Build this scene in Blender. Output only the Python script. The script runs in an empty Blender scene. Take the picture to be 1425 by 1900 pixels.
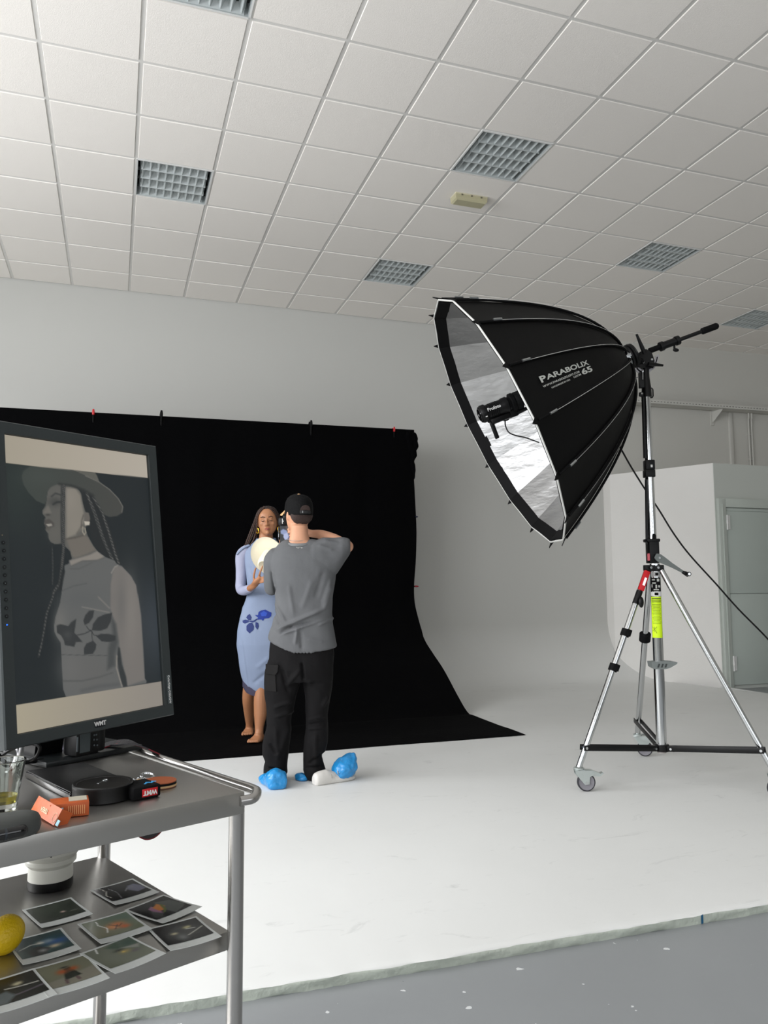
import bpy, bmesh, math, random
import numpy as np
from mathutils import Vector as V, Matrix, noise
random.seed(7)
S = bpy.context.scene
COL = S.collection
PI = math.pi
# ------------------------------------------------------------------ camera, world, light, exposure
CZ = 1.20                       # lens height above the grey floor
FPX = 1471.0
PITCH, YAW, ROLL = 0.09695, 0.32700, -0.00534
fw = V((math.sin(YAW)*math.cos(PITCH), math.cos(YAW)*math.cos(PITCH), math.sin(PITCH)))
rt0 = V((math.cos(YAW), -math.sin(YAW), 0)); up0 = rt0.cross(fw)
rt = rt0*math.cos(ROLL)+up0*math.sin(ROLL); up = -rt0*math.sin(ROLL)+up0*math.cos(ROLL)
cam = bpy.data.objects.new('camera', bpy.data.cameras.new('camera')); COL.objects.link(cam)
cam.matrix_world = Matrix(((rt.x, up.x, -fw.x, 0), (rt.y, up.y, -fw.y, 0), (rt.z, up.z, -fw.z, CZ), (0, 0, 0, 1)))
cam.data.sensor_fit = 'HORIZONTAL'; cam.data.sensor_width = 36; cam.data.lens = 36*FPX/1425
cam.data.clip_start = .02
S.camera = cam
S.view_settings.view_transform = 'Standard'; S.view_settings.look = 'None'
S.view_settings.gamma = 1; S.view_settings.use_curve_mapping = False
S.view_settings.exposure = 0.0
w = bpy.data.worlds.new('world'); S.world = w; w.use_nodes = True
w.node_tree.nodes['Background'].inputs[0].default_value = (.80, .87, .95, 1)
w.node_tree.nodes['Background'].inputs[1].default_value = 1.0
def area(name, loc, direction, sx, sy, power, col):
    l = bpy.data.lights.new(name, 'AREA'); l.shape = 'RECTANGLE'; l.size = sx; l.size_y = sy
    l.energy = power; l.color = col
    o = bpy.data.objects.new(name, l); COL.objects.link(o)
    o.location = loc; o.rotation_euler = V(direction).to_track_quat('-Z', 'Z').to_euler()
    return o
DAY = (.99, 1.0, 1.02)
WIN_L = [(-1.2, 2.7), (1.9, 2.7), (5.0, 2.7)]          # windows of the left wall: centre Y, width
for i, (cy_, wy_) in enumerate(WIN_L):
    area('daylight_left', (-4.42, cy_, 2.75), (1, 0, -.55), wy_, 2.6, 200, DAY)
FILL_F = [(-2.2, 2.4), (1.2, 2.4), (4.6, 2.4)]          # added fill lamps and their openings behind the camera: centre X, width
for i, (cx_, wx_) in enumerate(FILL_F):
    area('front_fill', (cx_, -3.92, 2.35), (0, 1, -.05), wx_, 2.4, 26, DAY)

# ------------------------------------------------------------------ points from sight lines
def ray(x, y): return fw + rt*((x-712.5)/FPX) - up*((y-950)/FPX)
def at(x, y, D): return V((0, 0, CZ)) + ray(x, y)*D
def atz(x, y, z): d = ray(x, y); return V((0, 0, CZ)) + d*((z-CZ)/d.z)
def aty(x, y, Y): d = ray(x, y); return V((0, 0, CZ)) + d*(Y/d.y)
def atp(x, y, p0, n): d = ray(x, y); return V((0, 0, CZ)) + d*((V(p0)-V((0, 0, CZ))).dot(n)/d.dot(n))
def pj(p): v = V(p)-V((0, 0, CZ)); c = v.dot(fw); return (712.5+FPX*v.dot(rt)/c, 950-FPX*v.dot(up)/c)
hr = rt0.copy(); hf = V((math.sin(YAW), math.cos(YAW), 0)); UZ = V((0, 0, 1))

# ------------------------------------------------------------------ materials
def lin(c):
    return tuple(((v/255)/12.92 if v/255 <= .04045 else ((v/255+.055)/1.055)**2.4) for v in c)
MATS = {}
def mat(name, rgb, rough=.5, metal=0, bump=0, bscale=30, var=0, vscale=6, spec=.5, coat=0, trans=0, ior=1.45, emis=None, aniso=None, sheen=0, alpha=1, detail=3):
    if name in MATS: return MATS[name]
    m = bpy.data.materials.new(name); m.use_nodes = True; nt = m.node_tree; N = nt.nodes; L = nt.links
    p = N['Principled BSDF']; c = lin(rgb)
    p.inputs['Base Color'].default_value = (*c, 1); p.inputs['Roughness'].default_value = rough
    p.inputs['Metallic'].default_value = metal; p.inputs['Specular IOR Level'].default_value = spec
    p.inputs['Coat Weight'].default_value = coat; p.inputs['Transmission Weight'].default_value = trans
    p.inputs['IOR'].default_value = ior; p.inputs['Sheen Weight'].default_value = sheen; p.inputs['Alpha'].default_value = alpha
    tc = N.new('ShaderNodeTexCoord')
    mp = N.new('ShaderNodeMapping'); L.new(tc.outputs['Object'], mp.inputs[0])
    if aniso: mp.inputs['Scale'].default_value = aniso
    if var:
        n = N.new('ShaderNodeTexNoise'); n.inputs['Scale'].default_value = vscale; n.inputs['Detail'].default_value = 4
        L.new(mp.outputs[0], n.inputs['Vector'])
        r = N.new('ShaderNodeMapRange'); r.inputs['From Min'].default_value = .3; r.inputs['From Max'].default_value = .7
        r.inputs['To Min'].default_value = 1-var; r.inputs['To Max'].default_value = 1+var
        L.new(n.outputs[0], r.inputs[0])
        x = N.new('ShaderNodeVectorMath'); x.operation = 'SCALE'; x.inputs[0].default_value = c
        L.new(r.outputs[0], x.inputs['Scale']); L.new(x.outputs[0], p.inputs['Base Color'])
    if bump:
        n = N.new('ShaderNodeTexNoise'); n.inputs['Scale'].default_value = bscale; n.inputs['Detail'].default_value = detail
        L.new(mp.outputs[0], n.inputs['Vector'])
        b = N.new('ShaderNodeBump'); b.inputs['Strength'].default_value = bump; b.inputs['Distance'].default_value = .01
        L.new(n.outputs[0], b.inputs['Height']); L.new(b.outputs[0], p.inputs['Normal'])
    if emis: p.inputs['Emission Color'].default_value = (*lin(emis[0]), 1); p.inputs['Emission Strength'].default_value = emis[1]
    MATS[name] = m; return m
def vcol_mat(name, emit=False, rough=.3, spec=.5, coat=0):
    m = bpy.data.materials.new(name); m.use_nodes = True; N = m.node_tree.nodes; L = m.node_tree.links; p = N['Principled BSDF']
    a = N.new('ShaderNodeAttribute'); a.attribute_name = 'Col'
    p.inputs['Roughness'].default_value = rough; p.inputs['Specular IOR Level'].default_value = spec; p.inputs['Coat Weight'].default_value = coat
    if emit:
        p.inputs['Base Color'].default_value = (.012, .013, .014, 1)
        L.new(a.outputs['Color'], p.inputs['Emission Color']); p.inputs['Emission Strength'].default_value = 1.0
    else: L.new(a.outputs['Color'], p.inputs['Base Color'])
    return m
# ------------------------------------------------------------------ mesh helpers
def link(name, me, m=None, parent=None, smooth=True, angle=35):
    o = bpy.data.objects.new(name, me); COL.objects.link(o)
    if m is not None and not me.materials:
        for x in (m if isinstance(m, (list, tuple)) else [m]): me.materials.append(x)
    if parent is not None: o.parent = parent
    if smooth and len(me.polygons):
        me.polygons.foreach_set('use_smooth', [True]*len(me.polygons)); me.set_sharp_from_angle(angle=math.radians(angle))
    return o
def bm_obj(name, bm, m=None, parent=None, smooth=True, angle=35, recalc=True):
    if recalc: bmesh.ops.recalc_face_normals(bm, faces=bm.faces[:])
    me = bpy.data.meshes.new(name); bm.to_mesh(me); bm.free()
    return link(name, me, m, parent, smooth, angle)
def B(): return bmesh.new()
def frame_from(d, hint=None):
    d = V(d).normalized(); h = V(hint) if hint is not None else (V((0, 0, 1)) if abs(d.z) < .95 else V((1, 0, 0)))
    x = h.cross(d)
    if x.length < 1e-5: x = V((1, 0, 0)).cross(d)
    x.normalize(); y = d.cross(x); return x, y, d
def box(bm, c, ax, ay, az, sx, sy, sz, bev=0, mi=0):
    c = V(c); ax, ay, az = V(ax).normalized(), V(ay).normalized(), V(az).normalized()
    vs = [bm.verts.new(c+ax*(i*sx/2)+ay*(j*sy/2)+az*(k*sz/2)) for i in (-1, 1) for j in (-1, 1) for k in (-1, 1)]
    fs = []
    for f in ((0, 1, 3, 2), (4, 6, 7, 5), (0, 4, 5, 1), (2, 3, 7, 6), (0, 2, 6, 4), (1, 5, 7, 3)):
        q = bm.faces.new([vs[i] for i in f]); q.material_index = mi; fs.append(q)
    if bev: bmesh.ops.bevel(bm, geom=list({e for f in fs for e in f.edges}), offset=bev, segments=2, affect='EDGES', profile=.5)
    return vs
def abox(bm, lo, hi, bev=0, mi=0):
    lo, hi = V(lo), V(hi); d = hi-lo
    return box(bm, (lo+hi)/2, (1, 0, 0), (0, 1, 0), (0, 0, 1), d.x, d.y, d.z, bev, mi)
def ring_loft(bm, rings, cap=True, closed=False, mi=0):
    R = [[bm.verts.new(p) for p in r] for r in rings]; n = len(R[0])
    rr = list(range(len(R)-1))
    for i in rr:
        for j in range(n):
            f = bm.faces.new((R[i][j], R[i][(j+1) % n], R[i+1][(j+1) % n], R[i+1][j])); f.material_index = mi
    if closed:
        for j in range(n): bm.faces.new((R[-1][j], R[-1][(j+1) % n], R[0][(j+1) % n], R[0][j])).material_index = mi
    elif cap:
        bm.faces.new(R[0][::-1]).material_index = mi; bm.faces.new(R[-1]).material_index = mi
    return R
def catmull(pts, n=6):
    P = [V(p) for p in pts]
    if len(P) < 3: return P
    Q = [P[0]*2-P[1]]+P+[P[-1]*2-P[-2]]; out = []
    for i in range(1, len(Q)-2):
        for k in range(n):
            t = k/n; a, b, c, d = Q[i-1], Q[i], Q[i+1], Q[i+2]
            out.append(.5*((2*b)+(c-a)*t+(2*a-5*b+4*c-d)*t*t+(3*b-a-3*c+d)*t**3))
    out.append(P[-1]); return out
def tube(bm, pts, r, seg=12, cap=True, hint=None, flat=1.0, mi=0, closed=False):
    """r: number or list; flat scales the second axis"""
    P = [V(p) for p in pts]; n = len(P); rs = r if isinstance(r, (list, tuple)) else [r]*n
    rings = []; px = None
    for i in range(n):
        if closed: d = (P[(i+1) % n]-P[i-1])
        else: d = (P[min(i+1, n-1)]-P[max(i-1, 0)])
        if d.length < 1e-9: d = V((0, 0, 1))
        d.normalize()
        if px is None: x, y, _ = frame_from(d, hint)
        else:
            x = px-d*px.dot(d)
            if x.length < 1e-6: x, y, _ = frame_from(d, hint)
            x.normalize(); y = d.cross(x)
        px = x
        rings.append([P[i]+(x*math.cos(a)*rs[i])+(y*math.sin(a)*rs[i]*flat) for a in [2*PI*k/seg for k in range(seg)]])
    return ring_loft(bm, rings, cap and not closed, closed, mi)
def cyl(bm, a, b, r, seg=20, r2=None, mi=0): return tube(bm, [a, b], [r, r if r2 is None else r2], seg, mi=mi)
def lathe(bm, c, axis, prof, seg=28, mi=0, cap=True):
    x, y, d = frame_from(axis); c = V(c)
    return ring_loft(bm, [[c+d*h+(x*math.cos(2*PI*k/seg)+y*math.sin(2*PI*k/seg))*max(r, 1e-5) for k in range(seg)] for r, h in prof], cap, mi=mi)
def ball(bm, c, rx, ry=None, rz=None, ax=None, ay=None, az=None, seg=16, mi=0):
    ry = rx if ry is None else ry; rz = rx if rz is None else rz
    ax, ay, az = V(ax or (1, 0, 0)), V(ay or (0, 1, 0)), V(az or (0, 0, 1)); c = V(c); n = seg//2
    rings = []
    for i in range(n+1):
        t = max(.03, min(PI-.03, PI*i/n))
        rings.append([c+az*(math.cos(t)*rz)+ax*(math.cos(2*PI*k/seg)*math.sin(t)*rx)+ay*(math.sin(2*PI*k/seg)*math.sin(t)*ry) for k in range(seg)])
    ring_loft(bm, rings, mi=mi)
def prism(bm, pts, ext, mi=0):
    """polygon pts (3-D) extruded by vector ext"""
    a = [bm.verts.new(V(p)) for p in pts]; b = [bm.verts.new(V(p)+V(ext)) for p in pts]; n = len(a)
    bm.faces.new(a).material_index = mi; bm.faces.new(b[::-1]).material_index = mi
    for i in range(n): bm.faces.new((a[i], b[i], b[(i+1) % n], a[(i+1) % n])).material_index = mi
def limb(bm, pts, rad, seg=14, n=5, hint=None, flat=1.0):
    """smooth tapered closed tube with rounded ends"""
    P = catmull(pts, n); rr = []; m = len(pts)-1
    for i in range(len(P)):
        t = i/(len(P)-1)*m; k = min(int(t), m-1); f = t-k; rr.append(rad[k]*(1-f)+rad[k+1]*f)
    d0 = (P[0]-P[1]).normalized(); d1 = (P[-1]-P[-2]).normalized()
    P = [P[0]+d0*rr[0]*.8, P[0]+d0*rr[0]*.45]+P+[P[-1]+d1*rr[-1]*.45, P[-1]+d1*rr[-1]*.8]
    rr = [rr[0]*.45, rr[0]*.85]+rr+[rr[-1]*.85, rr[-1]*.45]
    tube(bm, P, rr, seg, hint=hint, flat=flat)
def remesh(name, bm, voxel, m, parent=None, smooth_it=4, disp=None):
    bmesh.ops.recalc_face_normals(bm, faces=bm.faces[:])
    me = bpy.data.meshes.new('tmp'); bm.to_mesh(me); bm.free()
    o = bpy.data.objects.new('tmp', me); COL.objects.link(o)
    r = o.modifiers.new('r', 'REMESH'); r.mode = 'VOXEL'; r.voxel_size = voxel
    s = o.modifiers.new('s', 'SMOOTH'); s.iterations = smooth_it; s.factor = .5
    dg = bpy.context.evaluated_depsgraph_get(); dg.update()
    me2 = bpy.data.meshes.new_from_object(o.evaluated_get(dg)); me2.name = name
    bpy.data.objects.remove(o); bpy.data.meshes.remove(me)
    if disp:
        nn = [v.normal.copy() for v in me2.vertices]
        for v, n in zip(me2.vertices, nn): v.co += n*disp(v.co, n)
    me2.materials.clear()
    return link(name, me2, m, parent, True, 80)
def folds(lines):
    """ridges and creases of cloth: (x1,y1,x2,y2,width,height) seen from the front of the wearer's back"""
    def f(co, n):
        x, y = pj(co); s = 0
        if n.dot(hf) > .3: return 0
        for x1, y1, x2, y2, wd, am in lines:
            dx, dy = x2-x1, y2-y1; t = max(0, min(1, ((x-x1)*dx+(y-y1)*dy)/(dx*dx+dy*dy)))
            d = math.hypot(x-x1-dx*t, y-y1-dy*t)/wd
            if d < 3: s += am*math.exp(-d*d)*min(1, 6*t*(1-t)+.25)
        return s
    return f
def empty(name, loc, label=None, cat=None, group=None):
    o = bpy.data.objects.new(name, None); COL.objects.link(o); o.location = loc; o.empty_display_size = .05
    if label: tag(o, label, cat, group)
    return o
def tag(o, label=None, cat=None, group=None, kind=None):
    if label: o['label'] = label
    if cat: o['category'] = cat
    if group: o['group'] = group
    if kind: o['kind'] = kind
    return o
def keep(root):
    """after the parts of a thing were built in room coordinates, put its origin at its base"""
    inv = Matrix.Translation(root.location).inverted()
    for ch in root.children: ch.matrix_parent_inverse = inv
    return root
def text_mesh(s, size=1, extrude=0.0, align='CENTER', bold=0.0, spacing=1.0):
    cu = bpy.data.curves.new('t', 'FONT'); cu.body = s; cu.size = size; cu.align_x = align; cu.align_y = 'CENTER'
    cu.extrude = extrude; cu.offset = bold; cu.space_character = spacing; cu.resolution_u = 3
    o = bpy.data.objects.new('t', cu); COL.objects.link(o)
    dg = bpy.context.evaluated_depsgraph_get(); dg.update()
    me = bpy.data.meshes.new_from_object(o.evaluated_get(dg))
    bpy.data.objects.remove(o); bpy.data.curves.remove(cu)
    return me
def text(name, s, size, origin, ax, ay, m, parent=None, off=.0006, bold=0.0, fn=None, ext=.0003, spacing=1.0):
    me = text_mesh(s, size, ext, bold=bold*size, spacing=spacing); ax, ay = V(ax).normalized(), V(ay).normalized(); az = ax.cross(ay)
    for v in me.vertices:
        if fn: v.co = fn(v.co.x, v.co.y, v.co.z)
        else: v.co = V(origin)+ax*v.co.x+ay*v.co.y+az*(v.co.z+off)
    me.materials.clear(); me.name = name
    return link(name, me, m, parent, False)
# picture painter: colours of a printed or displayed picture as smooth fields
class Paint:
    def __init__(s, X, Y, base): s.X, s.Y = np.asarray(X, float), np.asarray(Y, float); s.c = np.zeros((len(s.X), 3))+np.array(base, float)
    def dist(s, poly):
        P = np.array(poly, float); n = len(P); d = np.full(len(s.X), 1e9); ins = np.zeros(len(s.X), bool)
        for i in range(n):
            a, b = P[i], P[(i+1) % n]; e = b-a; L2 = max(e@e, 1e-12)
            t = np.clip(((s.X-a[0])*e[0]+(s.Y-a[1])*e[1])/L2, 0, 1)
            d = np.minimum(d, np.hypot(s.X-a[0]-e[0]*t, s.Y-a[1]-e[1]*t))
            c = ((a[1] > s.Y) != (b[1] > s.Y)); xi = a[0]+(s.Y-a[1])/(b[1]-a[1]+1e-12)*(b[0]-a[0]); ins ^= c & (s.X < xi)
        return np.where(ins, d, -d)
    def mix(s, m, col):
        col = np.array(col, float)
        if col.ndim == 1: col = col[None]
        s.c = s.c*(1-m[:, None])+col*m[:, None]
    def poly(s, pts, col, soft=1.0, op=1.0): s.mix(np.clip(s.dist(pts)/soft+.5, 0, 1)*op, col)
    def line(s, pts, wd, col, soft=1.0, op=1.0):
        d = np.full(len(s.X), 1e9)
        for a, b in zip(pts[:-1], pts[1:]):
            a = np.array(a, float); e = np.array(b, float)-a
            t = np.clip(((s.X-a[0])*e[0]+(s.Y-a[1])*e[1])/(e@e+1e-12), 0, 1)
            d = np.minimum(d, np.hypot(s.X-a[0]-e[0]*t, s.Y-a[1]-e[1]*t))
        s.mix(np.clip((wd-d)/soft+.5, 0, 1)*op, col)
    def blob(s, x, y, rx, ry, col, op=1.0, ang=0):
        ca, sa = math.cos(ang), math.sin(ang); u = (s.X-x)*ca+(s.Y-y)*sa; v = -(s.X-x)*sa+(s.Y-y)*ca
        s.mix(np.exp(-((u/rx)**2+(v/ry)**2))*op, col)
    def out(s):
        c = np.clip(s.c/255, 0, 1); return np.where(c <= .04045, c/12.92, ((c+.055)/1.055)**2.4)
def picture(name, fn_pos, nu, nv, cols, m, parent):
    me = bpy.data.meshes.new(name)
    vs = [fn_pos(i/(nu-1), j/(nv-1)) for j in range(nv) for i in range(nu)]
    fs = [(j*nu+i, j*nu+i+1, (j+1)*nu+i+1, (j+1)*nu+i) for j in range(nv-1) for i in range(nu-1)]
    me.from_pydata(vs, [], fs); a = me.color_attributes.new('Col', 'FLOAT_COLOR', 'POINT')
    a.data.foreach_set('color', np.hstack([cols, np.ones((len(cols), 1))]).astype(np.float32).ravel())
    return link(name, me, m, parent, True)

M_white = mat('white_paint', (234, 232, 228), .65, bump=.12, bscale=60, var=.012, vscale=2)
M_cyc = mat('cyclorama_paint', (231, 232, 230), .55, bump=.10, bscale=9, var=.02, vscale=1.3)
M_wall = mat('grey_white_wall_paint', (203, 202, 196), .8, bump=.1, bscale=40, var=.012, vscale=1)
M_door = mat('pale_green_grey_paint', (196, 203, 196), .45, bump=.05, bscale=30)
M_tile = mat('ceiling_tile', (247, 242, 236), .85, bump=.15, bscale=180)
M_tbar = mat('ceiling_grid_metal', (224, 222, 218), .5)
M_black = mat('black_plastic', (8, 8, 9), .42, spec=.35)
M_blackm = mat('matte_black', (6, 6, 7), .7, spec=.2)
M_blk_fab = mat('black_fabric', (9, 9, 10), .85, bump=.25, bscale=50, spec=.2)
M_chrome = mat('chrome', (205, 207, 208), .12, 1)
M_alu = mat('aluminium', (178, 181, 182), .3, 1)
M_steel = mat('brushed_stainless_steel', (184, 182, 178), .36, 1, bump=.03, bscale=14, aniso=(4, 160, 60))
M_red = mat('red_plastic', (196, 26, 34), .4)
M_blue = mat('blue_plastic', (58, 92, 168), .45)
M_grey = mat('grey_plastic', (110, 113, 113), .5)
M_wht = mat('white_plastic', (228, 228, 226), .4)
# ------------------------------------------------------------------ room shell
ZC = CZ+3.357
GX, GY = -.525, 4.40            # a crossing of the ceiling grid
XL, XR, YF, YB = -4.5, 10.1, -4.0, 9.12
CYZ = .035
def struct(name, bm, m, label=None, parent=None, smooth=False, angle=35):
    o = bm_obj(name, bm, m, parent, smooth, angle)
    if parent is None: o['kind'] = 'structure'
    if label: o['label'] = label
    return o
def floor_mat():
    m = mat('grey_painted_concrete', (146, 149, 151), .38, bump=.05, bscale=7, var=.03, vscale=1.5)
    nt = m.node_tree; N, L = nt.nodes, nt.links; p = N['Principled BSDF']
    src = p.inputs['Base Color'].links[0].from_socket
    tc = N.new('ShaderNodeTexCoord'); col = src
    for sc, th, c in ((16, .105, (.72, .74, .74, 1)), (5, .055, (.62, .65, .65, 1)), (9, .03, (.06, .06, .06, 1))):
        v = N.new('ShaderNodeTexVoronoi'); v.inputs['Scale'].default_value = sc; v.inputs['Randomness'].default_value = 1
        ns = N.new('ShaderNodeTexNoise'); ns.inputs['Scale'].default_value = 40
        ad = N.new('ShaderNodeVectorMath'); ad.operation = 'MULTIPLY_ADD'; ad.inputs[1].default_value = (.03,)*3
        L.new(tc.outputs['Object'], ns.inputs['Vector']); L.new(ns.outputs['Color'], ad.inputs[0]); L.new(tc.outputs['Object'], ad.inputs[2])
        L.new(ad.outputs[0], v.inputs['Vector'])
        wn = N.new('ShaderNodeTexWhiteNoise'); L.new(v.outputs['Position'], wn.inputs['Vector'])
        mu = N.new('ShaderNodeMath'); mu.operation = 'MULTIPLY'; mu.inputs[1].default_value = th*sc/10
        pw = N.new('ShaderNodeMath'); pw.operation = 'POWER'; pw.inputs[1].default_value = 3.6; L.new(wn.outputs[0], pw.inputs[0]); L.new(pw.outputs[0], mu.inputs[0])
        lt = N.new('ShaderNodeMath'); lt.operation = 'LESS_THAN'; L.new(v.outputs['Distance'], lt.inputs[0]); L.new(mu.outputs[0], lt.inputs[1])
        mx = N.new('ShaderNodeMix'); mx.data_type = 'RGBA'; mx.inputs['B'].default_value = c
        L.new(lt.outputs[0], mx.inputs['Factor']); L.new(col, mx.inputs['A']); col = mx.outputs['Result']
    L.new(col, p.inputs['Base Color']); return m
bm = B(); abox(bm, (XL, YF, -.1), (XR, 9.3, 0)); struct('floor', bm, floor_mat(), 'grey painted concrete floor with white paint specks')
# cyclorama: raised white slab, cove and back wall in one sweep
def cyc_marks(m):
    nt = m.node_tree; N, L = nt.nodes, nt.links; p = N['Principled BSDF']; src = p.inputs['Base Color'].links[0].from_socket
    tc = N.new('ShaderNodeTexCoord'); mp = N.new('ShaderNodeMapping'); mp.inputs['Scale'].default_value = (1.6, 4.5, 1); L.new(tc.outputs['Object'], mp.inputs[0])
    n1 = N.new('ShaderNodeTexNoise'); n1.inputs['Scale'].default_value = 2.1; n1.inputs['Detail'].default_value = 9; n1.inputs['Roughness'].default_value = .72; n1.inputs['Distortion'].default_value = 1.2
    L.new(mp.outputs[0], n1.inputs['Vector'])
    r = N.new('ShaderNodeMapRange'); r.inputs['From Min'].default_value = .60; r.inputs['From Max'].default_value = .72; r.inputs['To Max'].default_value = .30
    L.new(n1.outputs[0], r.inputs[0])
    g = N.new('ShaderNodeSeparateXYZ'); L.new(tc.outputs['Object'], g.inputs[0])
    k = N.new('ShaderNodeMath'); k.operation = 'LESS_THAN'; k.inputs[1].default_value = .06; L.new(g.outputs['Z'], k.inputs[0])
    mu = N.new('ShaderNodeMath'); mu.operation = 'MULTIPLY'; L.new(r.outputs[0], mu.inputs[0]); L.new(k.outputs[0], mu.inputs[1])
    mx = N.new('ShaderNodeMix'); mx.data_type = 'RGBA'; mx.inputs['B'].default_value = (.30, .31, .30, 1)
    # wall colour greyed with height, standing in for the weaker light it gets
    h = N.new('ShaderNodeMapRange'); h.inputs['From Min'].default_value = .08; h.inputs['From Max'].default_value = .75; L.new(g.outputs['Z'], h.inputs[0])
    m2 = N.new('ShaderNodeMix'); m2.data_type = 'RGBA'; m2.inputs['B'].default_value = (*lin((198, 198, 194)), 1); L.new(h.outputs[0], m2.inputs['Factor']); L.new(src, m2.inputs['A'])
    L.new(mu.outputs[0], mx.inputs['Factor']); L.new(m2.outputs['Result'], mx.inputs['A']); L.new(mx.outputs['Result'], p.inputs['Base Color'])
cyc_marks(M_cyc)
bm = B(); prof = []
prof += [(2.452, 0, 1), (2.450, .012, .9), (2.449, .022, .9), (2.451, .029, .9), (2.460, .034, .8), (2.49, CYZ, .4), (2.60, CYZ, .1)]
prof += [(3.5, CYZ, 0), (5, CYZ, 0), (7, CYZ, 0)]
RC = .78; yc = YB-RC; zc = CYZ+RC
prof += [(yc+RC*math.sin(a), zc-RC*math.cos(a), 0) for a in [PI/2*k/14 for k in range(15)]]
prof += [(YB, 2.5, 0), (YB, ZC+.05, 0)]
xs = [XL+(6.85-XL)*k/420 for k in range(421)]
rows = []
for x in xs:
    row = []
    for y, z, wv in prof:
        nv = noise.noise(V((x*9, y*20, z*90)))+.6*noise.noise(V((x*31, y*50, z*200)))
        yy = y + wv*.007*nv + (.0 if wv == 0 else .006*noise.noise(V((x*1.3, 0, 3)))); zz = z + wv*.004*noise.noise(V((x*14+5, y*30, z*100))) if z > 0 else 0
        xx = min(x, 6.85) if y < 7.75 else min(x, max(6.225, 6.855-(y-7.75)*.504))
        row.append(bm.verts.new((xx, yy, zz)))
    rows.append(row)
for a, b in zip(rows[:-1], rows[1:]):
    for j in range(len(prof)-1): bm.faces.new((a[j], b[j], b[j+1], a[j+1])).material_index = 1 if j < 3 else 0
# underside and right edge of the slab
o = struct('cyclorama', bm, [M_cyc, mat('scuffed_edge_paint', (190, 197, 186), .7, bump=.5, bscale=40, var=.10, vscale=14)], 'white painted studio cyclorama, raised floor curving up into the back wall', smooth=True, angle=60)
bm = B(); abox(bm, (6.82, 2.47, 0), (6.851, 7.76, CYZ-.001)); struct('trim_1', bm, M_cyc, 'white painted right edge of the raised cyclorama floor')
bm = B()
v = [bm.verts.new(p) for p in ((6.25, 8.974, -.02), (XR, 8.80, -.02), (XR, 8.80, ZC+.1), (6.25, 8.974, ZC+.1), (6.25, 9.25, -.02), (XR, 9.25, -.02), (XR, 9.25, ZC+.1), (6.25, 9.25, ZC+.1))]
for f in ((0, 1, 2, 3), (4, 7, 6, 5), (0, 3, 7, 4), (1, 5, 6, 2), (3, 2, 6, 7), (0, 4, 5, 1)): bm.faces.new([v[i] for i in f])
struct('wall_back', bm, M_wall, 'grey-white back wall at the right above the low partition')
bm = B(); abox(bm, (XL-.1, YB+.002, -.02), (6.25, YB+.14, ZC+.1)); struct('wall_back_2', bm, M_wall)
bm = B(); abox(bm, (XR, YF-.1, -.1), (XR+.12, 9.3, ZC+.1)); struct('wall_right', bm, M_wall)
def wall_with_windows(name, axis, pos, thick, lo, hi, wins, z0, z1):
    bm = B()
    def bx(a, b, za, zb):
        if axis == 'x': abox(bm, (pos-thick, a, za), (pos, b, zb))
        else: abox(bm, (a, pos-thick, za), (b, pos, zb))
    bx(lo, hi, -.1, z0); bx(lo, hi, z1, ZC+.1); c = lo
    for m_, w_ in wins: bx(c, m_-w_/2, z0, z1); c = m_+w_/2
    bx(c, hi, z0, z1)
    struct(name, bm, mat('dim_grey_wall', (150, 150, 146), .8) if name == 'wall_front' else M_wall)
wall_with_windows('wall_left', 'x', XL, .14, YF, 9.3, WIN_L, 1.4, 4.1)
wall_with_windows('wall_front', 'y', YF, .14, XL, XR, FILL_F, 1.05, 3.5)
M_frame = mat('white_window_frame', (222, 222, 220), .4)
k = 1
for axis, pos, wins, z0, z1 in (('x', XL, WIN_L, 1.4, 4.1), ('y', YF, FILL_F, 1.05, 3.5)):  # second set frames the openings added for the fill lamps
    for m_, w_ in wins:
        bm = B()
        def fb(a, b, za, zb):
            if axis == 'x': abox(bm, (pos-.11, a, za), (pos-.04, b, zb))
            else: abox(bm, (a, pos-.11, za), (b, pos-.04, zb))
        for a in (m_-w_/2, m_-.03, m_+w_/2-.06): fb(a, a+.06, z0, z1)
        for z in (z0, (z0+z1)/2-.03, z1-.06): fb(m_-w_/2, m_+w_/2, z, z+.06)
        struct('window_%d' % k, bm, M_frame); k += 1
# ceiling: recessed grid, tiles standing a little proud of it, lamps in their cells
CELLS = [(1, -1), (1, 3), (5, 1), (5, 5), (9, 3), (13, 5), (9, -1), (13, 1)]
bm = B(); tt = .008
i0, i1 = int((XL-GX)/.6)-1, int((XR-GX)/.6)+1; j0, j1 = int((YF-GY)/.6)-1, int((9.12-GY)/.6)+1
for i in range(i0, i1):
    for j in range(j0, j1):
        if (i, j) in CELLS: continue
        x0, x1 = GX+.6*i+.0125, GX+.6*(i+1)-.0125; y0, y1 = GY+.6*j+.0125, GY+.6*(j+1)-.0125
        y1 = min(y1, 9.11); x0 = max(x0, XL+.005); x1 = min(x1, XR-.005)
        if y1-y0 < .03 or x1-x0 < .03: continue
        jz = random.uniform(-.0012, .0012); b = .004
        t_ = [(x0, y0, ZC+tt), (x1, y0, ZC+tt), (x1, y1, ZC+tt), (x0, y1, ZC+tt)]; lo_ = [(x0+b, y0+b, ZC+jz), (x1-b, y0+b, ZC+jz), (x1-b, y1-b, ZC+jz), (x0+b, y1-b, ZC+jz)]
        t_ = [bm.verts.new(p) for p in t_]; lo_ = [bm.verts.new(p) for p in lo_]
        bm.faces.new(lo_[::-1])
        for q in range(4): bm.faces.new((t_[q], t_[(q+1) % 4], lo_[(q+1) % 4], lo_[q]))
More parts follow.
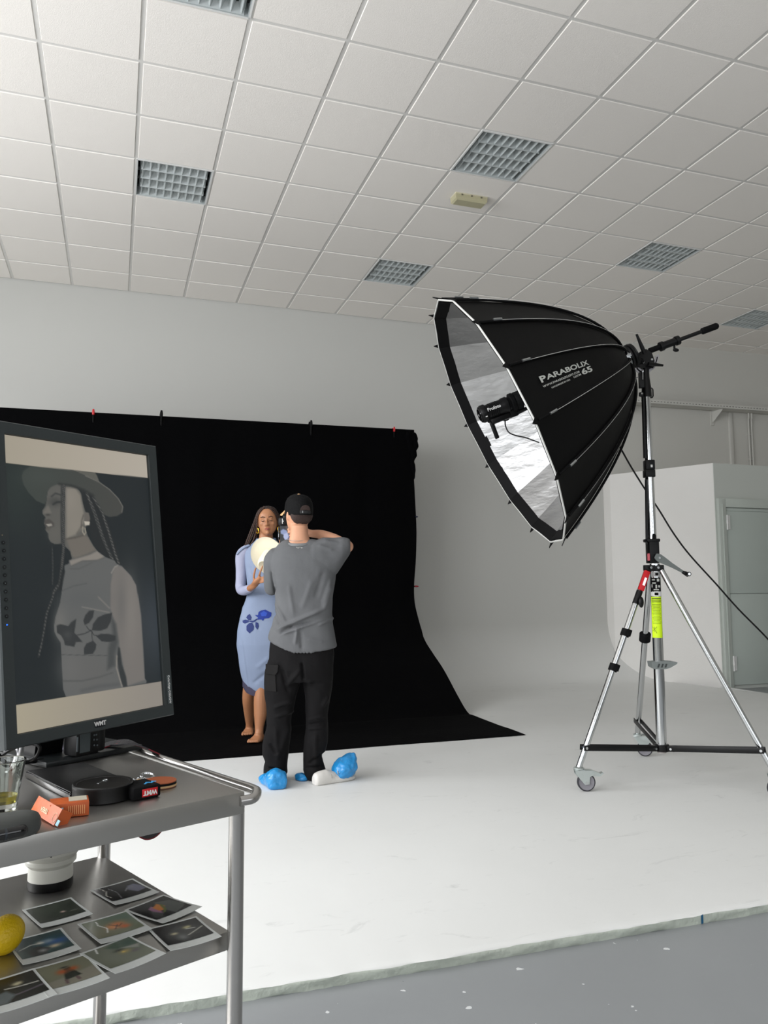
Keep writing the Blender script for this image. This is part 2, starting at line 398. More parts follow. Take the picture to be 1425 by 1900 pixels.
for i in range(i0, i1+1):
    x = GX+.6*i
    if XL < x < XR: abox(bm, (x-.0125, YF, ZC+.005), (x+.0125, 9.2, ZC+.03), mi=1)
for j in range(j0, j1+1):
    y = GY+.6*j
    if YF < y < 9.1: abox(bm, (XL, y-.0125, ZC+.0055), (XR, y+.0125, ZC+.03), mi=1)
for i in range(i0, i1):
    for j in range(j0, j1):
        if (i, j) not in CELLS: pass
abox(bm, (XL-.1, YF-.1, ZC+.16), (XR+.1, 9.3, ZC+.2), mi=1)
o = bm_obj('ceiling', bm, [M_tile, M_tbar], smooth=False, recalc=True); tag(o, 'suspended ceiling of square white tiles in a metal grid', kind='structure')
# partition room at the right with its door
bm = B(); PT = 2.705
prism(bm, [(6.851, 7.75, 0), (XR-.01, 7.75, 0), (XR-.01, 8.795, 0), (6.26, 8.972, 0), (6.26, 9.1185, 0), (6.222, 9.1185, 0), (6.230, 8.975, 0)], (0, 0, PT))
struct('wall_partition', bm, M_white, 'low white partition box with a grey-green front at the right')
M_pf = mat('green_grey_wall_paint', (204, 208, 202), .6, bump=.05, bscale=25)
bm = B(); abox(bm, (6.852, 7.742, 0), (XR-.01, 7.7495, PT-.002)); struct('wall_partition_front', bm, M_pf)
dr = empty('door_1', (7.45, 7.72, 0)); tag(dr, 'pale green-grey metal door in the partition, mostly cut off by the right edge', kind='structure')
bm = B()
for x0, x1 in ((6.868, 6.975), (7.93, 8.04)):
    abox(bm, (x0, 7.70, 0), (x1, 7.742, 2.27), .004); abox(bm, (x0+.045, 7.69, 0), (x0+.062, 7.70, 2.2), .002)
abox(bm, (6.9755, 7.701, 2.165), (7.9295, 7.742, 2.27), .004)
bm_obj('door_frame', bm, M_door, dr)
bm = B(); abox(bm, (6.985, 7.712, .045), (7.92, 7.740, 1.12), .002); abox(bm, (6.985, 7.712, 1.126), (7.92, 7.740, 2.12), .002); abox(bm, (6.99, 7.716, 2.122), (7.92, 7.74, 2.155), .002)
bm_obj('door_panel', bm, mat('door_leaf_paint', (186, 195, 189), .4, bump=.03, bscale=20), dr)
for z in (.30, 1.98):
    bm = B(); cyl(bm, (6.984, 7.697, z-.09), (6.984, 7.697, z+.09), .010, 12); cyl(bm, (6.984, 7.697, z-.018), (6.984, 7.697, z+.018), .014, 12)
    abox(bm, (6.984, 7.70, z-.085), (7.03, 7.713, z+.085)); bm_obj('hinge', bm, M_wht, dr)
keep(dr)
# ------------------------------------------------------------------ ceiling lights, emergency light
M_lou = mat('louvre_metal', (190, 196, 196), .35, .25); M_refl = mat('lamp_reflector', (184, 190, 190), .35, .15); M_tubeg = mat('unlit_lamp_tube', (188, 194, 192), .3)
def make_light():
    r = empty('ceiling_light', (0, 0, 0)); s = .578/2
    bm = B(); z1 = .115
    for a, b in (((-s, -s), (s, -s+.006)), ((-s, s-.006), (s, s)), ((-s, -s), (-s+.006, s)), ((s-.006, -s), (s, s))): abox(bm, (a[0], a[1], -.001), (b[0], b[1], z1))
    abox(bm, (-s, -s, z1), (s, s, z1+.006)); bm_obj('housing', bm, M_refl, r)
    bm = B()
    for k in range(5):      # long blades along X
        y = -s+.006+(2*s-.012)*k/4; prism(bm, [(-s+.03, y-.003, .003), (-s+.03, y+.003, .003), (-s+.03, y+(.036 if k < 4 else .003), .055), (-s+.03, y-(.036 if k else .003), .055)], (2*s-.06, 0, 0))
    bm_obj('long_blade', bm, M_lou, r, smooth=False)
    bm = B()
    for k in range(4):
        ya, yb = -s+.006+(2*s-.012)*k/4+.002, -s+.006+(2*s-.012)*(k+1)/4-.002
        for q in range(9):
            x = -s+.045+(2*s-.09)*q/8
            prism(bm, [(x-.0022, ya, .006), (x+.0022, ya, .006), (x+.023, ya, .05), (x-.023, ya, .05)], (0, yb-ya, 0))
    bm_obj('cross_blade', bm, M_lou, r, smooth=False)
    for k in range(4):
        y = -s+(2*s)*(k+.5)/4; bm = B(); cyl(bm, (-s+.01, y, .085), (s-.01, y, .085), .013, 12); bm_obj('lamp_tube', bm, M_tubeg, r)
    for k in range(4):
        y = -s+(2*s)*(k+.5)/4
        for sx in (-1, 1): bm = B(); abox(bm, (sx*(s-.016)-.012, y-.02, .05), (sx*(s-.016)+.012, y+.02, .1)); bm_obj('lamp_holder', bm, M_black, r)
    bm = B()
    for sy in (-1, 1):
        abox(bm, (-s-.008, sy*(s+.004)-.006, -.003), (s+.008, sy*(s+.004)+.006, .008)); abox(bm, (sy*(s+.004)-.006, -s-.008, -.003), (sy*(s+.004)+.006, s+.008, .008))
    bm_obj('trim_frame', bm, M_wht, r, smooth=False)
    return r
LIGHT_LAB = {(1, -1): 'ceiling light cut off by the top edge of the photo, left of centre', (1, 3): 'square louvred ceiling light above the black backdrop, nearest the left edge',
             (5, 1): 'square louvred ceiling light right beside the small yellowed emergency light', (5, 5): 'small louvred ceiling light just left of and above the umbrella softbox',
             (9, 3): 'louvred ceiling light above and right of the softbox, over the boom handle', (13, 5): 'louvred ceiling light at the right edge, next to the tip of the boom handle',
             (9, -1): 'louvred ceiling light beyond the upper right of the picture', (13, 1): 'louvred ceiling light beyond the right edge of the picture'}
proto = None
for c in CELLS[:6]:
    if proto is None: o = proto = make_light()
    else:
        o = proto.copy(); COL.objects.link(o)
        for ch in proto.children: q = ch.copy(); COL.objects.link(q); q.parent = o
    o.location = (GX+.6*(c[0]+.5), GY+.6*(c[1]+.5), ZC); tag(o, LIGHT_LAB[c], 'ceiling light', 'unlit louvred ceiling lights')
e = at(870, 367, 1); ec = V((0, 0, CZ))+ray(870, 367)*((ZC-CZ)/ray(870, 367).z)
el = empty('emergency_light', ec, 'small yellowed rectangular emergency light on the ceiling', 'emergency light')
bm = B(); box(bm, ec-UZ*.004, (1, 0, 0), (0, 1, 0), UZ, .30, .125, .012, .003); bm_obj('base_plate', bm, mat('yellowed_plastic_base', (200, 194, 168), .5), el)
bm = B()
rr = [[ec+V((sx*a, sy*b, z)) for sx, sy in ((-1, -1), (1, -1), (1, 1), (-1, 1))] for a, b, z in ((.148, .06, -.008), (.146, .058, -.045), (.132, .046, -.058))]
ring_loft(bm, rr); bm_obj('diffuser', bm, mat('yellowed_diffuser', (206, 200, 165), .3, trans=.25), el, angle=20)
for dx in (-.09, 0, .09): bm = B(); abox(bm, ec+V((dx-.008, -.064, -.02)), ec+V((dx+.008, -.058, -.008))); bm_obj('clip', bm, mat('clip_grey', (110, 106, 88), .5), el)
keep(el)
# ------------------------------------------------------------------ cable tray and conduits on the back wall
def wally(x): return 8.985-(x-6.0)*.0451
ct = empty('cable_tray', (7.8, wally(7.8), 3.65), 'white perforated metal cable tray running along the back wall', 'cable tray')
za = 3.66; bm = B()
def seg_tray(bm, x0, x1, ya, yb, z0, z1):
    v = [bm.verts.new(p) for p in ((x0, wally(x0)-ya, z0), (x1, wally(x1)-ya, z0), (x1, wally(x1)-yb, z0), (x0, wally(x0)-yb, z0), (x0, wally(x0)-ya, z1), (x1, wally(x1)-ya, z1), (x1, wally(x1)-yb, z1), (x0, wally(x0)-yb, z1))]
    for f in ((0, 1, 2, 3), (4, 7, 6, 5), (0, 4, 5, 1), (2, 6, 7, 3), (0, 3, 7, 4), (1, 5, 6, 2)): bm.faces.new([v[i] for i in f])
T0 = 6.3
seg_tray(bm, T0, XR-.02, .22, .217, za, za+.055); seg_tray(bm, T0, XR-.02, .22, .06, za, za+.003); seg_tray(bm, T0, XR-.02, .063, .06, za, za+.055)
x = T0+.05; nf = len(bm.faces)
while x < XR-.1: seg_tray(bm, x, x+.022, .2215, .2195, za+.024, za+.034); x += .05
bm.faces.ensure_lookup_table()
for f_ in bm.faces[nf:]: f_.material_index = 1
bm_obj('tray', bm, [M_wall, mat('tray_slot', (120, 120, 114), .8)], ct, smooth=False)
for px_ in (1178, 1335):
    x = aty(px_, 775, 8.75).x; bm = B()
    prism(bm, [(x, wally(x)-.01, za), (x, wally(x)-.21, za-.002), (x, wally(x)-.21, za-.022), (x, wally(x)-.03, za-.15), (x, wally(x)-.01, za-.15)], (.004, 0, 0))
    prism(bm, [(x-.03, wally(x)-.01, za), (x-.03, wally(x)-.21, za-.001), (x+.03, wally(x)-.21, za-.001), (x+.03, wally(x)-.01, za)], (0, 0, -.003))
    abox(bm, (x-.025, wally(x)-.012, za-.2), (x+.025, wally(x)+.002, za)); bm_obj('bracket', bm, M_wall, ct, smooth=False)
keep(ct)
x = aty(1359, 820, 8.85).x; bm = B(); abox(bm, (x-.028, wally(x)-.03, PT-.02), (x+.028, wally(x)+.004, za), .004)
tag(bm_obj('cable_trunking', bm, M_wall), 'wide flat white trunking dropping from the cable tray to the partition', 'trunking')
for i, dx in enumerate((-.03, .022)):
    x = aty(1394, 820, 8.85).x+dx; bm = B()
    tube(bm, catmull([(x-.03, wally(x)-.06, za+.0), (x-.022, wally(x)-.05, za-.07), (x, wally(x)-.018, za-.13), (x, wally(x)-.018, 3.0), (x, wally(x)-.018, PT-.01)], 5), .011, 10)
    for z in (3.0, 3.35): abox(bm, (x-.018, wally(x)-.02, z), (x+.018, wally(x)+.002, z+.012))
    tag(bm_obj('conduit_pipe', bm, M_wall), ['left of the two thin conduit pipes under the tray near the right edge', 'right of the two thin conduit pipes under the tray near the right edge'][i], 'conduit', 'conduit pipes below the cable tray')
# ------------------------------------------------------------------ black backdrop
M_cloth = mat('black_backdrop_cloth', (3, 3, 4), .95, bump=.2, bscale=30, spec=.08)
bd = empty('backdrop', (.8, 7.0, CYZ), 'large black cloth backdrop hanging behind the two people and sweeping onto the floor', 'backdrop')
CP = [(8.23, 2.90), (8.19, 2.94), (8.16, 2.90), (8.16, 2.4), (8.16, 1.8), (8.155, 1.3), (8.13, .98), (7.93, .70), (7.68, .54), (7.42, .40), (7.1, .20), (6.85, .06), (6.7, CYZ+.012), (6.3, CYZ+.008), (6.0, CYZ+.008), (5.70, CYZ+.006)]
CPP = catmull([(0, a, b) for a, b in CP], 6)
bm = B(); NX = 150; rows = []; x0, x1 = -1.75, 3.13; n = len(CPP)
for i in range(NX+1):
    u = i/NX; row = []
    for j, p in enumerate(CPP):
        t = j/(n-1); x = x0+(x1-x0)*u; y, z = p.y, p.z
        vert = max(0, min(1, (z-.2)/.8)); sag = 0
        wav = .016*noise.noise(V((x*2.6, z*.5, 1.5)))+.012*noise.noise(V((x*6, z*1.2, 4)))+.02*noise.noise(V((x*1.1-z*.9, z*.6, 9)))
        y += wav*vert*min(1, (2.95-z)*4); top = 1 if j < 14 else 0
        z += ((x-.8)*.0085 if z > .7 else 0)
        if z < .2: z += .006*(noise.noise(V((x*3, y*3, 2)))+.4)*(1 if y > 5.75 else .5)
        if u > .97: x += ((u-.97)/.03)*(.022*noise.noise(V((0, z*2.3, 7)))+.02*math.sin(z*4.2)*vert)
        fx = min(1, max(0, (6.6-y)/.9)); y += fx*(.05*(x-.6)/2.5+.012*noise.noise(V((x*1.7, 0, 2))))
        row.append(bm.verts.new((x, y, z)))
    rows.append(row)
for a, b in zip(rows[:-1], rows[1:]):
    for j in range(n-1): bm.faces.new((a[j], a[j+1], b[j+1], b[j]))
bmesh.ops.recalc_face_normals(bm, faces=bm.faces[:])
geo = bmesh.ops.solidify(bm, geom=bm.faces[:], thickness=.004)
bm_obj('cloth', bm, M_cloth, bd, angle=70)
bm = B()
xr = 3.10
for k, (x, z, r, h) in enumerate(((xr-.02, 2.80, .05, .14), (xr+.03, 2.86, .045, .07), (xr+.045, 2.78, .04, .06), (xr+.01, 2.70, .045, .12), (xr+.035, 2.68, .03, .05), (xr-.03, 2.86, .05, .09), (xr+.0, 2.60, .03, .12), (xr+.02, 2.50, .022, .12))):
    ball(bm, (x, 8.18, z+.02), r, .05, h, seg=12)
remesh('gathered_corner', bm, .012, M_cloth, bd, 3, lambda co, n_: .008*noise.noise(co*18))
keep(bd)
fr = empty('backdrop_stand', (.8, 8.24, CYZ), 'thin black crossbar and uprights hidden behind the black backdrop cloth', 'backdrop stand')
bm = B(); cyl(bm, (-1.8, 8.20, 2.885), (3.06, 8.20, 2.915), .014, 12); bm_obj('crossbar', bm, M_black, fr)
for x in (-1.72, 3.02):
    bm = B(); cyl(bm, (x, 8.235, CYZ+.02), (x, 8.235, 2.91), .016, 12); bm_obj('upright', bm, M_black, fr)
    for a in (.6, 1.57, 2.54):
        bm = B(); cyl(bm, (x, 8.235, .5), (x+.25*math.cos(a), 8.235+.25*math.sin(a), CYZ+.008), .009, 8); bm_obj('foot', bm, M_black, fr)
keep(fr)
def clamp(name_lab, p, d, tipm, jawm, hm, s=1.0, grp='spring clamps holding the backdrop'):
    """A-clamp; d points from jaws to handles"""
    r = empty('spring_clamp', p, name_lab, 'clamp', grp); d = V(d).normalized(); y = V((0, 1, 0)); x = d.cross(y)
    p = V(p)
    for sg in (-1, 1):
        bm = B()
        pts = [p-d*.045*s+y*sg*.008*s, p-d*.02*s+y*sg*.018*s, p+y*sg*.014*s, p+d*.05*s+y*sg*.03*s]
        tube(bm, pts, [.010*s, .013*s, .013*s, .010*s], 8, hint=x, flat=.8); bm_obj('jaw', bm, jawm, r)
        bm = B(); tube(bm, [p+d*.045*s+y*sg*.028*s, p+d*.075*s+y*sg*.036*s, p+d*.10*s+y*sg*.032*s], [.013*s, .013*s, .009*s], 8); bm_obj('handle_grip', bm, hm, r)
        bm = B(); box(bm, p-d*.052*s+y*sg*.009*s, d, y, x, .028*s, .010*s, .030*s, .003); bm_obj('jaw_pad', bm, tipm, r)
    bm = B(); cyl(bm, p-x*.012*s, p+x*.012*s, .011*s, 10); bm_obj('spring', bm, M_alu, r)
    return keep(r)
Yc = 8.18
clamp('red-handled clamp on the top edge of the backdrop, leftmost of the four on top', aty(173, 778, Yc), (0, 0, 1), M_red, M_blackm, M_red, .95)
clamp('black clamp with blue jaw tips on the top edge of the backdrop', aty(299, 783, Yc), (0, 0, 1), M_blue, M_blackm, M_blackm, 1.1)
clamp('black clamp with white jaw tips on the top edge of the backdrop above the man', aty(576, 800, Yc), (0, 0, 1), M_wht, M_blackm, M_blackm, 1.1)
clamp('black clamp with red handles at the right end of the top edge of the backdrop', aty(730, 808, Yc), (0, 0, 1), M_blackm, M_blackm, M_red, .9)
clamp('black and dark blue clamp on the right side edge of the backdrop, the higher one', aty(762, 959, 8.2), (1, 0, 0), mat('dark_blue_plastic', (70, 80, 118), .5), M_blackm, mat('navy_plastic', (32, 36, 60), .5), .75)
clamp('dark red clamp on the right side edge of the backdrop, the lower one', aty(763, 1088, 8.2), (1, 0, 0), mat('dark_red_plastic', (110, 28, 38), .5), M_blackm, mat('crimson_plastic', (150, 30, 44), .5), .75)

# ------------------------------------------------------------------ umbrella softbox
RAD, DEP = .825, .897
SN = V((.850, -.281, .446)).normalized(); SCN = V((2.209, 4.350, 2.2145))
SU = UZ.cross(SN).normalized(); SV = SN.cross(SU); PH0 = 1.7886
def sdir(k): a = PH0+k*PI/8; return SU*math.cos(a)+SV*math.sin(a)
def sprof(s):     # s 0 rim .. 1 hub -> radius, depth
    r = RAD*(1-s)+.06*s; q = (r/RAD)
    h = DEP*(1-q**2.0); return r, h
def sring(k, s, off=0):
    r, h = sprof(s); r2, h2 = sprof(min(1, s+.01)); r1, h1 = sprof(max(0, s-.01))
    tr, th = r2-r1, h2-h1; L = math.hypot(tr, th); nr, nh = th/L, -tr/L      # outward
    return SCN+sdir(k)*(r+nr*off)+SN*(h+nh*off)
SS = [1-(1-i/26)**1.15 for i in range(27)]
sb = empty('umbrella_softbox', SCN+SN*DEP, 'large black sixteen-sided parabolic umbrella softbox with silver lining on the stand', 'softbox')
M_sbx = mat('softbox_black_fabric', (5, 5, 5), .6, bump=.18, bscale=9, spec=.2)
M_silver = mat('silver_reflective_lining', (176, 176, 176), .42, .88, bump=1.0, bscale=6, aniso=(1, 1, 2.5), detail=7)
def panel(k0, k1, s0, s1, off, nl=14, na=4, wr=0, sagf=.02):
    bm = B(); rows = []
    for i in range(nl+1):
        s = s0+(s1-s0)*i/nl; a, b = sring(k0, s, off), sring(k1, s, off); row = []
        for j in range(na+1):
            t = j/na; p = a.lerp(b, t); bl = math.sin(PI*t)
            cen = SCN+SN*(p-SCN).dot(SN); inn = (cen-p)
            if inn.length > 1e-6: inn.normalize()
            p = p+inn*(sagf*bl*(1-s)*(b-a).length)
            if wr: p += inn*wr*bl*(noise.noise(p*9)+.5*noise.noise(p*23))
            row.append(bm.verts.new(p))
        rows.append(row)
    for a, b in zip(rows[:-1], rows[1:]):
        for j in range(na): bm.faces.new((a[j], a[j+1], b[j+1], b[j]))
    return bm
for k in range(16):
    o = bm_obj('outer_panel', panel(k, k+1, 0, 1, 0, 26, 4, .003), M_sbx, sb, recalc=False)
    o = bm_obj('lining_panel', panel(k, k+1, .042, .99, -.012, 24, 8, .009, .01), M_silver, sb, recalc=False)
    o = bm_obj('rim_band', panel(k, k+1, 0, .048, -.008, 3, 2), M_blackm, sb, recalc=False)
M_pipe = mat('white_piping', (214, 214, 210), .5)
for k in range(16):
    bm = B(); tube(bm, [sring(k, 0, .003), sring(k+1, 0, .003)], .0055, 6); bm_obj('rim_piping', bm, M_pipe, sb)
    kk = k
    bm = B(); tube(bm, [sring(kk, s, .010) for s in [0.01+i/22*.97 for i in range(23)]], .0085, 8); bm_obj('rod_sleeve', bm, M_blackm, sb)
    bm = B(); tube(bm, [sring(kk+.012*(1+0*i), s, .017) for i, s in enumerate([.07+i/22*.86 for i in range(23)])], .0015, 6); bm_obj('tension_wire', bm, M_pipe, sb)
    bm = B(); p, q = sring(kk, .055, .02), sring(kk, .085, .02); tube(bm, [p, q], .0075, 6); bm_obj('rod_clip', bm, M_alu, sb)
    bm = B(); p = sring(k, 0); d = (sring(k, 0)-sring(k, .03)).normalized(); tn = (sring(k+1, 0)-sring(k-1, 0)).normalized()
    prism(bm, [p-tn*.028-d*.02+sdir(k)*.004, p+tn*.028-d*.02+sdir(k)*.004, p+d*.028+sdir(k)*.018], sdir(k)*.006); bm_obj('corner_tab', bm, M_blackm, sb, smooth=False)
HUB = SCN+SN*DEP
bm = B(); lathe(bm, HUB-SN*.005, SN, [(.02, -.015), (.085, -.012), (.088, .02), (.075, .028), (.02, .028)]); bm_obj('hub_ring', bm, M_alu, sb)
bm = B(); lathe(bm, HUB, SN, [(.03, .026), (.076, .028), (.080, .04), (.072, .046), (.08, .052), (.08, .062), (.072, .068), (.076, .076), (.05, .085), (.02, .086)]); bm_obj('speed_ring', bm, M_black, sb)
for k in range(8):
    a = 2*PI*k/8; d = SU*math.cos(a)+SV*math.sin(a); bm = B(); box(bm, HUB+d*.085+SN*.008, d, SN, d.cross(SN), .016, .034, .022, .002); bm_obj('rod_socket', bm, M_black if k % 2 else M_alu, sb)
for i, (x, y) in enumerate(((1163, 683), (1167, 705), (1169, 742))):
    pass
bm = B(); cyl(bm, HUB-SN*.80, HUB+SN*.03, .012, 12); bm_obj('inner_rod', bm, M_black, sb)
# lettering on the panel between ribs 3 and 4
def sbtext(name, s, sl, sr, t0, cap, bold=.02):
    """lettering from sl to sr along the ribs (0 rim, 1 hub), centred at t0 between rib 3 and rib 4, capitals cap metres high"""
    me = text_mesh(s, 1, .0, bold=bold); xs_ = [v.co.x for v in me.vertices]; ys_ = [v.co.y for v in me.vertices]
    xa, xb, ya, yb = min(xs_), max(xs_), min(ys_), max(ys_)
    for v in me.vertices:
        u, q = (v.co.x-xa)/(xb-xa), (v.co.y-(ya+yb)/2)/(yb-ya)*cap
        ss = sl+(sr-sl)*u; a, b = sring(3, ss, .004), sring(4, ss, .004); wdt = (b-a).length
        t = t0-q/wdt; p = a.lerp(b, t); inn = (SCN+SN*(p-SCN).dot(SN)-p).normalized(); bl = math.sin(PI*max(0, min(1, t)))
        v.co = p+inn*(.02*bl*(1-ss)*wdt-.0045)
    me.materials.clear(); me.name = name
    link(name, me, mat('silver_print', (188, 190, 184), .6), sb, False)
sbtext('brand_lettering', 'P', .091, .117, .40, .036, .03)
sbtext('brand_lettering', 'ARABOLIX', .118, .350, .40, .029, .025)
sbtext('web_address_lettering', 'WWW.PARABOLIXLIGHT.COM', .088, .275, .535, .0115, .02)
sbtext('origin_lettering', 'HANDMADE IN USA', .118, .212, .615, .009, .02)
sbtext('size_lettering', '65', .285, .352, .575, .034, .03)
sbtext('size_in_centimetres', '165CM', .233, .276, .605, .011, .02)
keep(sb)
# flash head hung on the inner rod, facing into the bowl
FD = (SCN-V((0, 0, CZ))).dot(fw)
fh = empty('studio_flash', at(930, 770, FD), 'black studio flash head with a tilt handle inside the silver bowl', 'flash head')
f0, f1 = at(891, 770, FD-.0), at(968, 741, FD+.02); fd = (f1-f0).normalized(); fup = up-fd*up.dot(fd); fup.normalize(); fr_ = fd.cross(fup)
bm = B(); lathe(bm, f0, fd, [(.03, -.004), (.050, 0), (.056, .012), (.056, .035), (.048, .045), (.048, .14), (.052, .15), (.054, .18), (.048, .185), (.046, .20)], 32); bm_obj('body', bm, M_black, fh)
bm = B(); lathe(bm, f0+fd*.20, fd, [(.046, 0), (.062, .004), (.062, .022), (.056, .03), (.060, .036), (.060, .07), (.05, .075), (.02, .075)], 32); bm_obj('front_ring', bm, M_blackm, fh)
bm = B(); lathe(bm, f0-fd*.005, fd, [(.01, -.004), (.040, -.002), (.042, .003)], 24); bm_obj('control_panel', bm, mat('dark_glossy', (14, 14, 15), .15), fh)
bm = B(); box(bm, f0-fd*.0095+fup*.0, fup, fr_, fd, .012, .004, .002); bm_obj('display_mark', bm, M_wht, fh, smooth=False)
bm = B(); c = f0+fd*.05-fup*.085; box(bm, c-fup*.03, fup, fr_, fd, .12, .02, .026, .006); box(bm, f0+fd*.06-fup*.05, fd, fr_, fup, .06, .03, .03, .006); bm_obj('handle', bm, M_black, fh)
bm = B(); box(bm, f0+fd*.11-fup*.066, fd, fr_, fup, .13, .05, .035, .008); lathe(bm, f0+fd*.155-fup*.06-fr_*.045, fr_, [(.01, -.02), (.03, -.018), (.032, .01), (.02, .014), (.01, .04)], 16); bm_obj('mount_bracket', bm, M_black, fh)
bm = B(); box(bm, f0+fd*.20-fup*.06, fd, fr_, fup, .05, .045, .05, .006); bm_obj('rod_clamp', bm, M_blackm, fh)
tc_ = at(912, 751, FD); side = (V((0, 0, CZ))-tc_).normalized()
so = side-fd*side.dot(fd); so.normalize(); ty = so.cross(fd)
text('logo_lettering', 'Profoto', .028, f0+fd*.085+so*.049+ty*.012, fd, ty, M_wht, fh, bold=.02)
bm = B(); box(bm, f0+fd*.022+so*.0565-ty*.022, fd, ty, so, .012, .006, .001); bm_obj('small_label', bm, M_wht, fh, smooth=False)
for k in range(5): bm = B(); lathe(bm, f0+fd*(.06+.012*k), fd, [(.047, 0), (.0495, .002), (.0495, .006), (.047, .008)], 32); bm_obj('cooling_rib', bm, M_blackm, fh)
keep(fh)
# power cable of the flash: out of the bowl, over the partition side and away to the right
bm = B()
pts = [f0+fd*.135-fup*.085, at(938, 790, FD-.01), at(944, 802, FD-.02), at(957, 808, FD-.02), at(975, 812, FD-.0), at(1000, 821, FD+.10), at(1030, 838, FD+.36), at(1090, 870, FD+.50), at(1140, 835, FD+.42)]
pts = pts[:6]
tube(bm, catmull(pts, 6), .0042, 8); tag(bm_obj('flash_cable', bm, M_black), 'short black cable drooping from the flash head across the silver lining', 'cable')
bm = B()
cp = [(1146, 822, 4.32), (1155, 838, 4.33), (1172, 868, 4.34), (1197, 908, 4.34), (1222, 945, 4.33), (1250, 990, 4.3), (1280, 1030, 4.28), (1330, 1085, 4.25), (1370, 1130, 4.22), (1425, 1186, 4.2), (1500, 1270, 4.2)]
pts = [aty(x, y, Y) for x, y, Y in cp]
pts += [V((4.75, 4.25, .12)), V((5.0, 4.3, CYZ+.006)), V((5.6, 4.6, CYZ+.006)), V((6.3, 4.6, CYZ+.006))]
tube(bm, catmull(pts, 6), .0055, 8); tag(bm_obj('power_cable', bm, M_black), 'long black power cable running from the softbox down past the stand to the right', 'cable')
# ------------------------------------------------------------------ boom arm with tilt bracket
SY = 4.12
ba = empty('tilt_bracket_arm', aty(1197, 690, SY), 'black tilt bracket and rod handle behind the softbox, on top of the stand', 'boom arm')
piv = aty(1199, 668, SY); ax_ = (aty(1332, 604, 3.97)-aty(1172, 664, SY)).normalized(); sn = ax_.cross(UZ).normalized(); au = sn.cross(ax_)
bm = B(); prism(bm, [piv+sn*.022+ax_*a+au*b for a, b in ((-.09, -.012), (-.085, .025), (-.03, .06), (.02, .065), (.045, .03), (.04, -.03), (.015, -.06), (-.02, -.065), (-.045, -.04))], -sn*.044)
bmesh.ops.bevel(bm, geom=bm.edges[:], offset=.004, segments=2, affect='EDGES'); bm_obj('pivot_block', bm, M_black, ba)
bm = B(); cyl(bm, HUB+SN*.08, piv-ax_*.05, .024, 14); cyl(bm, piv-ax_*.05, piv-ax_*.03+sn*0, .03, 14); bm_obj('spigot', bm, M_blackm, ba)
def arcpts(r, a0, a1, n=16): return [piv+ax_*(r*math.cos(a0+(a1-a0)*i/n))+UZ*(r*math.sin(a0+(a1-a0)*i/n)) for i in range(n+1)]
bm = B(); o1, i1_ = arcpts(.088, -PI*.98, PI*.02), arcpts(.062, -PI*.98, PI*.02)
ring_loft(bm, [[a, b, b+sn*.006, a+sn*.006] for a, b in zip(o1, i1_)]); o = bm_obj('arc_plate', bm, mat('satin_steel', (170, 168, 172), .35, .9), ba)
bm = B(); o1, i1_ = arcpts(.079, -PI*.93, -PI*.55, 10), arcpts(.071, -PI*.93, -PI*.55, 10)
ring_loft(bm, [[a-sn*.001, b-sn*.001, b+sn*.007, a+sn*.007] for a, b in zip(o1, i1_)])
o1, i1_ = arcpts(.079, -PI*.35, -PI*.03, 10), arcpts(.071, -PI*.35, -PI*.03, 10)
ring_loft(bm, [[a-sn*.001, b-sn*.001, b+sn*.007, a+sn*.007] for a, b in zip(o1, i1_)]); bm_obj('arc_slot', bm, M_blackm, ba)
for (xa, ya), (xb, yb) in (((1196, 656), (1181, 620)), ((1203, 675), (1230, 678))):
    bm = B(); a, b = aty(xa, ya, SY-.05), aty(xb, yb, SY-.06); tube(bm, [a, a.lerp(b, .3), b], [.012, .013, .007], 10); bm_obj('lock_lever', bm, M_black, ba)
for a, b in ((-.035, -.01), (.025, -.012), (0, -.03)): bm = B(); cyl(bm, piv+ax_*a+au*b+sn*.02, piv+ax_*a+au*b+sn*.026, .007, 10); bm_obj('rivet', bm, M_alu, ba)
r0, r1 = aty(1205, 651, SY-.01), aty(1332, 604, 3.97); rd = (r1-r0)
bm = B(); cyl(bm, r0, r0+rd*.30, .018, 14); bm_obj('rod_root', bm, M_blackm, ba)
bm = B(); cyl(bm, r0+rd*.15, r0+rd*.20, .030, 14); cyl(bm, r0+rd*.19, r0+rd*.40, .024, 14); cyl(bm, r0+rd*.38, r0+rd*.43, .03, 14); bm_obj('clamp_collar', bm, M_black, ba)
bm = B(); a = r0+rd*.36; cyl(bm, a, a-UZ*.05, .007, 8); ball(bm, a-UZ*.058+rd.normalized()*.01, .022, .012, .012); bm_obj('clamp_knob', bm, M_black, ba)
bm = B(); cyl(bm, r0+rd*.40, r0+rd*.80, .0125, 14); bm_obj('rod', bm, M_black, ba)
bm = B(); tube(bm, [r0+rd*.76, r0+rd*.77, r0+rd*.98, r0+rd], [.017, .021, .021, .014], 14); bm_obj('rubber_grip', bm, M_blackm, ba)
keep(ba)
